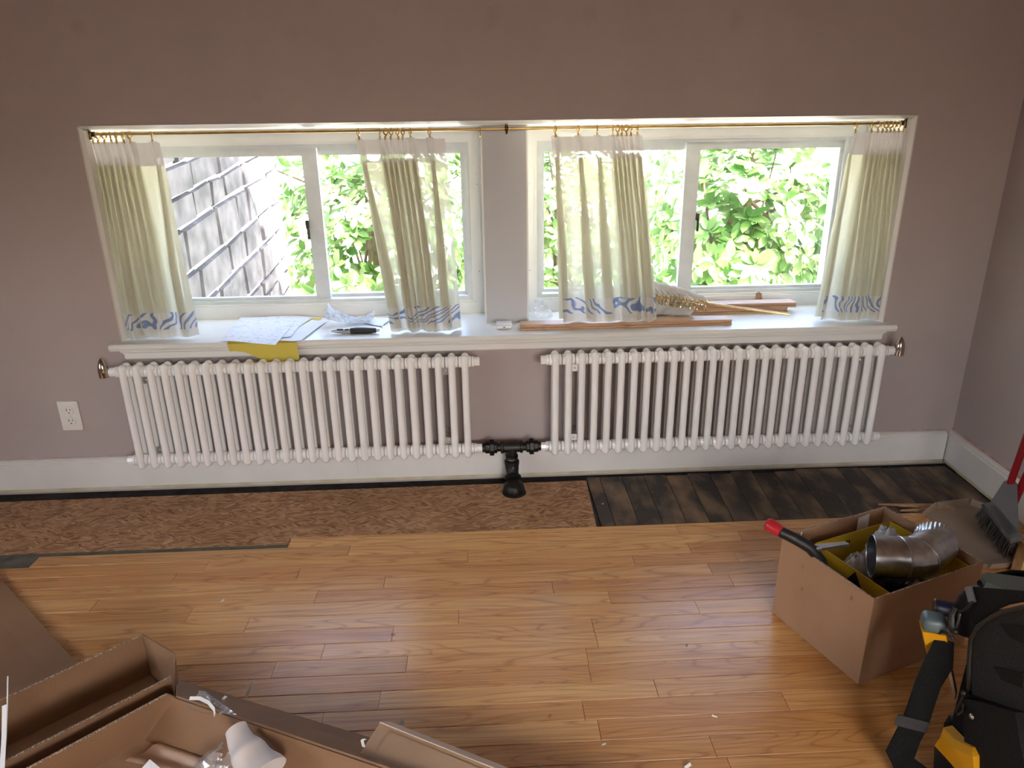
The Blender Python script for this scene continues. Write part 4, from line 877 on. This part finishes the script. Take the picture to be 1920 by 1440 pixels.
# ================================================================== TOOL BAG
BXF = .886                                           # plane of the visible side of the bag
def bp(u, v, off=0): p = at(u, v, 0, BXF-off); return p
t = thing('tool_bag', 'black nylon tool bag with a zipped pocket at the right edge', 'bag', (1.05,-1.55,0))
MB().rbox((1.045,-1.555,.20), (.318,.40,.40), .045, seg=4).build('body', M['nylon'], t, smooth=60)
arch = [bp(1823,1300), bp(1823,1245), bp(1826,1200), bp(1840,1174), bp(1867,1156), bp(1893,1145), bp(1925,1138), bp(1960,1137)]
mb = MB(); mb.slab(arch+[bp(1960,1345), bp(1885,1322)], (-.004,0,0)); mb.build('mesh_pocket', M['mesh'], t, smooth=0)
MB().tube([p+V(-.006,0,0) for p in arch], .0042, 8).build('zipper', M['zip'], t)
mb = MB(); mb.slab([bp(1797,1120), bp(1825,1100), bp(1925,1108), bp(1925,1128), bp(1893,1134), bp(1864,1146), bp(1834,1168), bp(1818,1196), bp(1800,1190)], (-.003,0,0)); mb.build('grey_panel', M['nylon2'], t, smooth=0)
mb = MB(); pts = [bp(1825,1308), bp(1862,1316), bp(1925,1335), bp(1950,1480), bp(1832,1480), bp(1828,1400)]; mb.slab([p+V(.01,0,0) for p in pts], (-.030,0,0)); mb.build('lower_pocket', M['nylon2'], t, smooth=0)
mb = MB(); mb.slab([bp(1880,1168), bp(1925,1172), bp(1925,1205), bp(1900,1195)], (-.006,0,0)); mb.build('inner_flap', M['nylon2'], t, smooth=0); mb = MB(); mb.slab([bp(1870,1250), bp(1925,1262), bp(1925,1290), bp(1885,1275)], (-.007,0,0)); mb.build('inner_flap', M['nylon2'], t, smooth=0)
hp = [(1838,1086),(1850,1083),(1962,1098),(1970,1150),(1925,1128),(1878,1112),(1846,1101)]
mb = MB(); mb.slab([at(u, v, 2, .412) for u, v in hp], (0,0,.012)); mb.build('carry_handle', M['handle'], t, smooth=0)
MB().tube([at(1838,1095,2,.405), at(1862,1082,2,.41), at(1900,1075,2,.41), at(1950,1078,2,.40)], .007, 8).build('top_piping', M['nylon'], t)
# D-ring, snap hook and shoulder strap
mb = MB(); c = bp(1812,1128,.012); mb.tube([bp(1816,1102,.01), bp(1823,1128,.014)], .0068, 10); mb.build('strap_keeper', M['grey'], t)
loop = [bp(1815,1104,.012), bp(1800,1116,.02), bp(1792,1135,.022), bp(1800,1147,.022), bp(1812,1142,.02), bp(1824,1128,.014)]
MB().tube(loop, .0028, 8).build('d_ring', M['iron'], t)
mb = MB(); mb.tube([bp(1793,1138,.024), bp(1786,1152,.026), bp(1786,1172,.028), bp(1790,1186,.028)], [.005,.007,.008,.006], 10); mb.tube([bp(1800,1150,.022), bp(1796,1168,.026), bp(1790,1180,.028)], .003, 8); mb.ell(bp(1791,1184,.030), .006,.006,.006, 10, 6); mb.build('snap_hook', M['iron'], t)
MB().tube([bp(1752,1199,.035), bp(1757,1187,.036), bp(1768,1184,.036), bp(1784,1192,.034), bp(1788,1200,.03)], .003, 8).build('hook_loop', M['iron'], t)
sp = [((1753,1196),(1787,1204),.30),((1735,1232),(1785,1250),.262),((1716,1275),(1762,1288),.215),((1702,1318),(1748,1330),.165),((1690,1350),(1738,1362),.125),((1676,1376),(1724,1388),.085),((1660,1408),(1712,1420),.045),((1682,1452),(1735,1440),.018),((1720,1490),(1765,1470),.012)]
L0 = [at(*a, 2, z) for a, b, z in sp]; L1 = [at(*b, 2, z-.006) for a, b, z in sp]
mb = MB(); vs = [];
for a, b in zip(L0, L1): vs += [a, a.lerp(b,.5)+V(-.003,-.003,.004), b]
mb.add(vs, [(3*i+j, 3*i+j+1, 3*i+3+j+1, 3*i+3+j) for i in range(len(L0)-1) for j in (0,1)]); mb.thick(.004).build('shoulder_strap', M['nylon'], t, smooth=40)
mb = MB(); a, b = L0[4], L1[4]; e = (a-b).normalized(); dz = (L0[3]-L0[4]).normalized(); mb.hexa([a+e*.008-dz*.012, b-e*.003-dz*.012, b-e*.003+dz*.012, a+e*.008+dz*.012], [p+V(-.008,-.008,.006) for p in (a+e*.008-dz*.012, b-e*.003-dz*.012, b-e*.003+dz*.012, a+e*.008+dz*.012)]); mb.build('strap_slider', M['black'], t, smooth=0)
mb = MB(); mb.tube([bp(1806,1302,.022), bp(1801,1316,.024), bp(1793,1330,.026), bp(1796,1340,.026), bp(1806,1332,.024), bp(1806,1318,.024)], .0022, 6); mb.ell(bp(1807,1300,.02), .005,.005,.006, 8, 6); mb.build('zip_pull', M['zip'], t)
mb = MB(); mb.ell(bp(1822,1343,.024), .004,.006,.005, 8, 6); mb.build('rivet', M['steel'], t)
# tools beside / in the bag
t = thing('multimeter', 'yellow and grey meter tucked behind the bag strap', 'meter', at(1760,1200,2,.25))
c = [at(1733,1170,2,.335), at(1778,1178,2,.335)]; e = (c[1]-c[0]); n = V(-e.y,e.x,0).normalized()*.036
a, b = c[0], c[1]; f0 = at(1741,1235,2,.235); f1 = f0+e*.98
mb = MB(); mb.hexa([f0,f1,f1+n,f0+n], [a+V(0,0,-.018), b+V(0,0,-.018), b+n+V(0,0,-.018), a+n+V(0,0,-.018)]); mb.build('yellow_case', M['yplast'], t, smooth=0)
g0, g1 = f0.lerp(a,.62), f1.lerp(b,.62); g2, g3 = f0.lerp(a,.05), f1.lerp(b,.05); nf = -n.normalized()*.0015
mb = MB(); mb.slab([g0.lerp(g1,.3)+nf, g0.lerp(g1,.75)+nf, g2.lerp(g3,.75)+nf, g2.lerp(g3,.3)+nf], nf); mb.build('dark_screen', M['dark'], t, smooth=0)
mc = (a+b+n)/2; ang = math.atan2(e.y, e.x); MB().rbox(mc+V(0,0,-.004), (e.length*1.04,.040,.030), .010, Matrix.Rotation(ang,3,'Z')).build('grey_cap', M['gplast'], t, smooth=60)
a, b = at(1752,1137,2,.335), at(1800,1146,2,.335); d = (b-a).normalized(); t = thing('flashlight', 'short navy flashlight poking out behind the bag', 'flashlight', a)
MB().lathe([(.0135,.001),(.0150,0),(.0150,.05),(.0140,.075)], a, d, 18).build('barrel', M['navy'], t, smooth=40); MB().lathe([(.0147,-.0015),(.0157,0),(.0157,.003)], a, d, 18).build('bezel', M['slate'], t)
a = at(1806,1100,2,.385); t = thing('tool_grip', 'dark slate tool grip standing between the box and the bag', 'tool', (a.x,a.y-.01,.30))
MB().rbox((a.x+.012,a.y-.022,.345), (.050,.040,.105), .014, Euler((.1,.18,.4)).to_matrix()).build('grip', M['gplast'], t, smooth=60); MB().rbox((a.x+.030,a.y-.024,.375), (.020,.038,.045), .006, Euler((.1,.18,.4)).to_matrix()).build('cap', M['silver'], t, smooth=60)
t = thing('hand_tool', 'chunky yellow and black tool in the bag side pocket near the floor', 'tool', at(1790,1400,2,.06))
def sp2(u, v, o): return at(u, v, 0, BXF-.016-o)
mb = MB(); mb.slab([sp2(1769,1364,.006), sp2(1790,1386,.010), sp2(1823,1402,.010), sp2(1824,1420,.018), sp2(1788,1402,.018), sp2(1764,1380,.014)], (.020,.004,0)); mb.build('yellow_top', M['yplast'], t, smooth=0)
mb = MB(); mb.slab([sp2(1764,1380,.014), sp2(1788,1402,.018), sp2(1824,1420,.018), sp2(1830,1480,.012), sp2(1800,1452,.012), sp2(1776,1424,.010), sp2(1752,1398,.008)], (.022,.004,0)); mb.build('yellow_side', M['yplast'], t, smooth=0)
mb = MB(); mb.slab([sp2(1752,1398,.002), sp2(1776,1424,.004), sp2(1834,1480,.004), sp2(1834,1560,.004), sp2(1745,1560,.004)], (.018,.004,0)); mb.build('black_base', M['black'], t, smooth=0)
tag(MB().slab([at(1777,1262,0,BXF-.012), at(1783,1255,0,BXF-.012), at(1792,1300,0,BXF-.012), at(1790,1312,0,BXF-.012)], (.006,.004,0)).build('steel_blade', M['galv'], smooth=0), 'thin grey blade between the strap and the bag', 'tool')
tag(MB().slab([at(1770,1355,2,.13), at(1780,1340,2,.14), at(1790,1342,2,.14), at(1786,1352,2,.13)], (.01,.01,-.03)).build('grey_packet', M['grey'], smooth=0), 'small pale grey packet above the yellow tool in the bag', 'packet')

# ================================================================== CARTONS AT LOWER LEFT
CT = .004
def quadp(mb, a, b, c_, d, th=CT):
    a, b, c_, d = map(Vector, (a,b,c_,d)); n = (b-a).cross(d-a).normalized()*th; mb.hexa([a,b,c_,d], [a+n,b+n,c_+n,d+n]); return mb
def strip(mb, a, b, th, w):   # cut edge strip
    a, b = Vector(a), Vector(b); mb.slab([a, b, b+Vector(th), a+Vector(th)], (0,0,w)); return mb
# flat creased cardboard sheet
t = thing('cardboard_sheet', 'creased cardboard sheet lying on the floor at the left edge', 'cardboard', at(40,1180,2,0))
s0, s1 = at(-40,1040,2,.012), at(150,1250,2,.012); c0_, c1_ = at(-40,1122,2,.006), at(100,1272,2,.006); far = V(-.40,-.42,.03)
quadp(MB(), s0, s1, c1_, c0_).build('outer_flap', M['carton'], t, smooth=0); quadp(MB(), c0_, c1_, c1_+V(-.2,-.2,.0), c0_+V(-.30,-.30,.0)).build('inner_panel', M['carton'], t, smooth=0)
# long empty carton
ZC = .12; u1 = V(-.737,-.676,0)                        # runs back to the lower left
k0 = at(265,1190,2,ZC); k1 = at(325,1225,2,ZC); f0 = at(320,1270,2,ZC); LN = 1.1
t = thing('long_carton', 'long open cardboard carton at the lower left', 'box', k0*1+V(-.3,-.35,-ZC))
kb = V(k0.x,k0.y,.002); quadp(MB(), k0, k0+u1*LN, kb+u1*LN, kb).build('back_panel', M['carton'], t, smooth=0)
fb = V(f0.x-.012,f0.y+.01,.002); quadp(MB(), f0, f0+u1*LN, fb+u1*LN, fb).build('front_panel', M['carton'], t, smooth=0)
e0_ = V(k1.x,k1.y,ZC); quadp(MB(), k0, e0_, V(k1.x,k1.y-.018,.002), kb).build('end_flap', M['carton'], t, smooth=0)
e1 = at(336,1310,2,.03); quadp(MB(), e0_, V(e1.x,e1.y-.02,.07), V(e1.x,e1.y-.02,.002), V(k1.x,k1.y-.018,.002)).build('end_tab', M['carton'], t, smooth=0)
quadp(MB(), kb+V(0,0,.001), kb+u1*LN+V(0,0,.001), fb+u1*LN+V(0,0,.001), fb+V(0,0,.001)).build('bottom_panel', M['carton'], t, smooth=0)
nb = V(.676,-.737,0)*.004
for nm, a in (('cut_edge', k0), ('cut_edge', f0)): strip(MB(), a, a+u1*LN, nb*(1 if a is k0 else -1), .001).build(nm, M['core'], t, smooth=0)
# open carton with kraft liner
ZC2 = .125
T0, T1 = at(312,1300,2,ZC2), at(50,1440,2,ZC2); T1 = T0+(T1-T0)*3.2
Q0, Q2 = at(330,1308,2,ZC2-.01), at(690,1430,2,ZC2-.01); Q2 = Q0+(Q2-Q0)*1.9
B0 = at(270,1390,2,.014)
t = thing('open_carton', 'open carton with pale kraft lining in the foreground', 'box', B0)
B1, B2 = B0+(T1-T0), B0+(Q2-Q0); B1.z = B2.z = .014
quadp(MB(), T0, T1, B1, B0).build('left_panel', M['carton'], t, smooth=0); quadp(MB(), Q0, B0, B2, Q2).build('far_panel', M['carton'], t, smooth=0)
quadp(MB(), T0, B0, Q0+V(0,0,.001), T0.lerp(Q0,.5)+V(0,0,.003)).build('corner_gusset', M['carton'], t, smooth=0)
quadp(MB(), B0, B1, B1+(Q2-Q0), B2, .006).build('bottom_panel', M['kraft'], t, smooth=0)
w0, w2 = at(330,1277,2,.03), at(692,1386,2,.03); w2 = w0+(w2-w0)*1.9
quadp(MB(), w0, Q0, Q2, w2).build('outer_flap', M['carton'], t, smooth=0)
strip(MB(), T0, T1, (.0035,-.0035,0), .001).build('cut_edge', M['core'], t, smooth=0)
l0 = at(232,1418,2,.03); l1 = at(268,1388,2,.03)
def lin(s, v): p = (at(300,1394,2,.026)).lerp(at(236,1428,2,.026), v).lerp((at(300,1394,2,.026)).lerp(at(236,1428,2,.026), v)+(Q2-Q0)*.62, s); p.z = .026+.012*math.sin(2.2*s*3)*(.3+v)+.004*math.sin(9*v); return p
o = MB().grid(lin, 24, 10).thick(.0012).build('kraft_liner', M['cardlit'], t, smooth=60)
lb = at(283,1424,2,.05); tag(MB().slab([at(262,1445,2,.045), at(281,1424,2,.06), at(300,1440,2,.05), at(285,1462,2,.04)], (0,0,.0008)).build('packing_slip', M['blank'], smooth=0), 'white corner of a packing slip inside the open carton', 'paper')
# rolled white sleeve and clear film
t = thing('foam_sleeve', 'curled white foam sleeve lying in the open carton', 'packaging', at(460,1420,2,.05))
pa = [at(443,1368,2,.135), at(452,1392,2,.128), at(470,1418,2,.115), at(495,1455,2,.10)]; rad = [.019,.022,.032,.042]
def slv(s, v):
    x_ = v*3; i = min(2, int(x_)); f_ = x_-i; p = pa[i].lerp(pa[i+1], f_); r_ = rad[i]+(rad[i+1]-rad[i])*smooth01(f_); ax = (pa[3]-pa[0]).normalized(); a_ = ax.cross(V(0,0,1)).normalized(); b_ = a_.cross(ax); an = math.pi*(-.32+1.72*s)
    return p+a_*math.cos(an)*r_*1.05+b_*math.sin(an)*r_*.85+V(0,0,.003*math.sin(11*v+4*s))
MB().grid(slv, 30, 24).thick(.0014).build('sleeve_sheet', M['foam'], t, smooth=60)
MB().tube([slv(.12,.12)+V(0,0,.001), slv(.45,.10), slv(.62,.16), slv(.78,.30)], .0009, 5).build('tear_line', M['chip'], t)
c = at(420,1432,2,.06); bag('plastic_film', 'crumpled clear plastic film under the foam sleeve', (c.x+.01,c.y,.04), .075, .06, .055, M['clear'], 21)
def film(s, v): p = at(372,1310,2,.085).lerp(at(352,1335,2,.10), v).lerp(at(385,1298,2,.075).lerp(at(446,1352,2,.115), v), s); p.z += .006*math.sin(5*s+3*v)+.010; return p
tag(MB().grid(film, 14, 10).thick(.0004).build('plastic_film', M['clear'], smooth=50), 'clear film scrap stuck on the carton flap', 'plastic film')
# flat closed carton at the bottom
ZF = .10
c = at(712,1356,2,ZF); dl = (at(655,1442,2,ZF)-c).normalized(); dr = (at(930,1444,2,ZF)-c).normalized(); n_ = V(-dr.y,dr.x,0); n_ = n_ if n_.dot(V(0,1,0)) > 0 else -n_
t = thing('flat_carton', 'closed flat carton with a pale lip at the bottom edge', 'box', V(c.x,c.y,0)+dl*.2)
a, b, d_ = c, c+dr*.62, c+dl*.42; e_ = b+dl*.42
mb = MB(); dn = V(0,0,-ZF+.002); mb.hexa([p+dn for p in (a,d_,e_,b)], [a,d_,e_,b]); mb.build('carton_body', M['kraft'], t, smooth=0)
mb = MB(); mb.slab([a+V(0,0,.001), a+n_*.020+dr*.012+V(0,0,-.012), b+n_*.024+V(0,0,-.012), b+V(0,0,.001)], (0,0,.003)); mb.build('lip', M['cardlit'], t, smooth=0)
mb = MB(); mb.slab([c+dl*.01+dr*.03+V(0,0,.0006), c+dl*.4+dr*.03+V(0,0,.0006), c+dl*.4+dr*.6+V(0,0,.0006), c+dl*.01+dr*.6+V(0,0,.0006)], (0,0,.0012)); mb.build('top_flap', M['kraft'], t, smooth=0)

# white strap strips and litter
def strapstrip(pts, w, label, grp='cut white strap pieces'):
    P_ = [Vector(p) for p in pts]; d0 = (P_[-1]-P_[0]); sd_ = d0.cross(V(_f.x,_f.y,_f.z)).normalized()*w/2; mb = MB(); vs = []
    for p in P_: vs += [p-sd_, p+sd_]
    mb.add(vs, [(2*i,2*i+1,2*i+3,2*i+2) for i in range(len(P_)-1)]); return tag(mb.thick(.0009).build('strap_strip', M['strip'], smooth=40), label, 'strap', grp)
strapstrip([at(461,1309,2,.002), at(468,1292,2,.012), at(473,1277,2,.026)], .006, 'translucent strap strip standing on the floor beyond the carton flap')
strapstrip([at(356,1309,2,.135), at(375,1309,2,.142), at(391,1317,2,.142), at(402,1330,2,.135), at(403,1341,2,.125)], .008, 'curled white strap strip on the carton flap')
strapstrip([at(420,1322,2,.085), at(419,1310,2,.10), at(424,1305,2,.106)], .006, 'short white strap stub beside the film scrap')
strapstrip([at(682,1400,2,.105), at(679,1388,2,.12), at(684,1385,2,.125)], .006, 'white strap stub between the open and the flat carton')
strapstrip([at(753,1359,2,.002), at(755,1350,2,.012)], .007, 'white strap stub behind the lip of the flat carton')
strapstrip([at(1010,1444,2,.002), at(1014,1434,2,.012)], .007, 'white strap stub on the floor at the bottom edge, near the flat carton')
strapstrip([at(1284,1440,2,.002), at(1295,1432,2,.006)], .007, 'white strap stub on bare floor near the bottom edge, towards the tool bag')
strapstrip([at(4,1448,2,.13), at(8,1380,2,.165), at(9,1322,2,.20)], .010, 'long upright white strap at the left edge')
strapstrip([at(11,1400,2,.15), at(14,1330,2,.19), at(15,1268,2,.225)], .0025, 'thin edge-on strap at the left edge')
chips = [((1030,1343),0,'dark chip on the oak floor right of the flat carton'),((1288,1210),1,'dark chip on the floor left of the cardboard box'),((737,1190),1,'dark knot-like chip on the floor in the middle left'),((1340,1343),0,'pale curl of debris on the floor towards the tool bag'),
    ((417,1127),0,'tiny white crumb on the floor beyond the long carton'),((1132,1396),0,'tiny pale splinter near the bottom edge of the floor'),((1130,945),2,'small pale crumb on the dark subfloor beside the strand board')]
for (u_, v_), k, lb_ in chips:
    p = at(u_, v_, 2, 0 if k < 2 else -.005); an = R.uniform(0,3); d = V(math.cos(an),math.sin(an),0)*R.uniform(.004,.007); n = V(-d.y,d.x,0)*.35
    mb = MB(); mb.hexa([p-d-n, p+d-n*.4, p+d*.8+n, p-d*.7+n], [p-d*.7+V(0,0,.002), p+d*.8-n*.3+V(0,0,.003), p+d*.6+n*.6+V(0,0,.003), p-d*.5+n*.7+V(0,0,.002)])
    tag(mb.build('wood_chip', M['chip'] if 'dark' in lb_[:5] else M['strip'], smooth=0), lb_, 'debris', 'chips scattered on the floor')
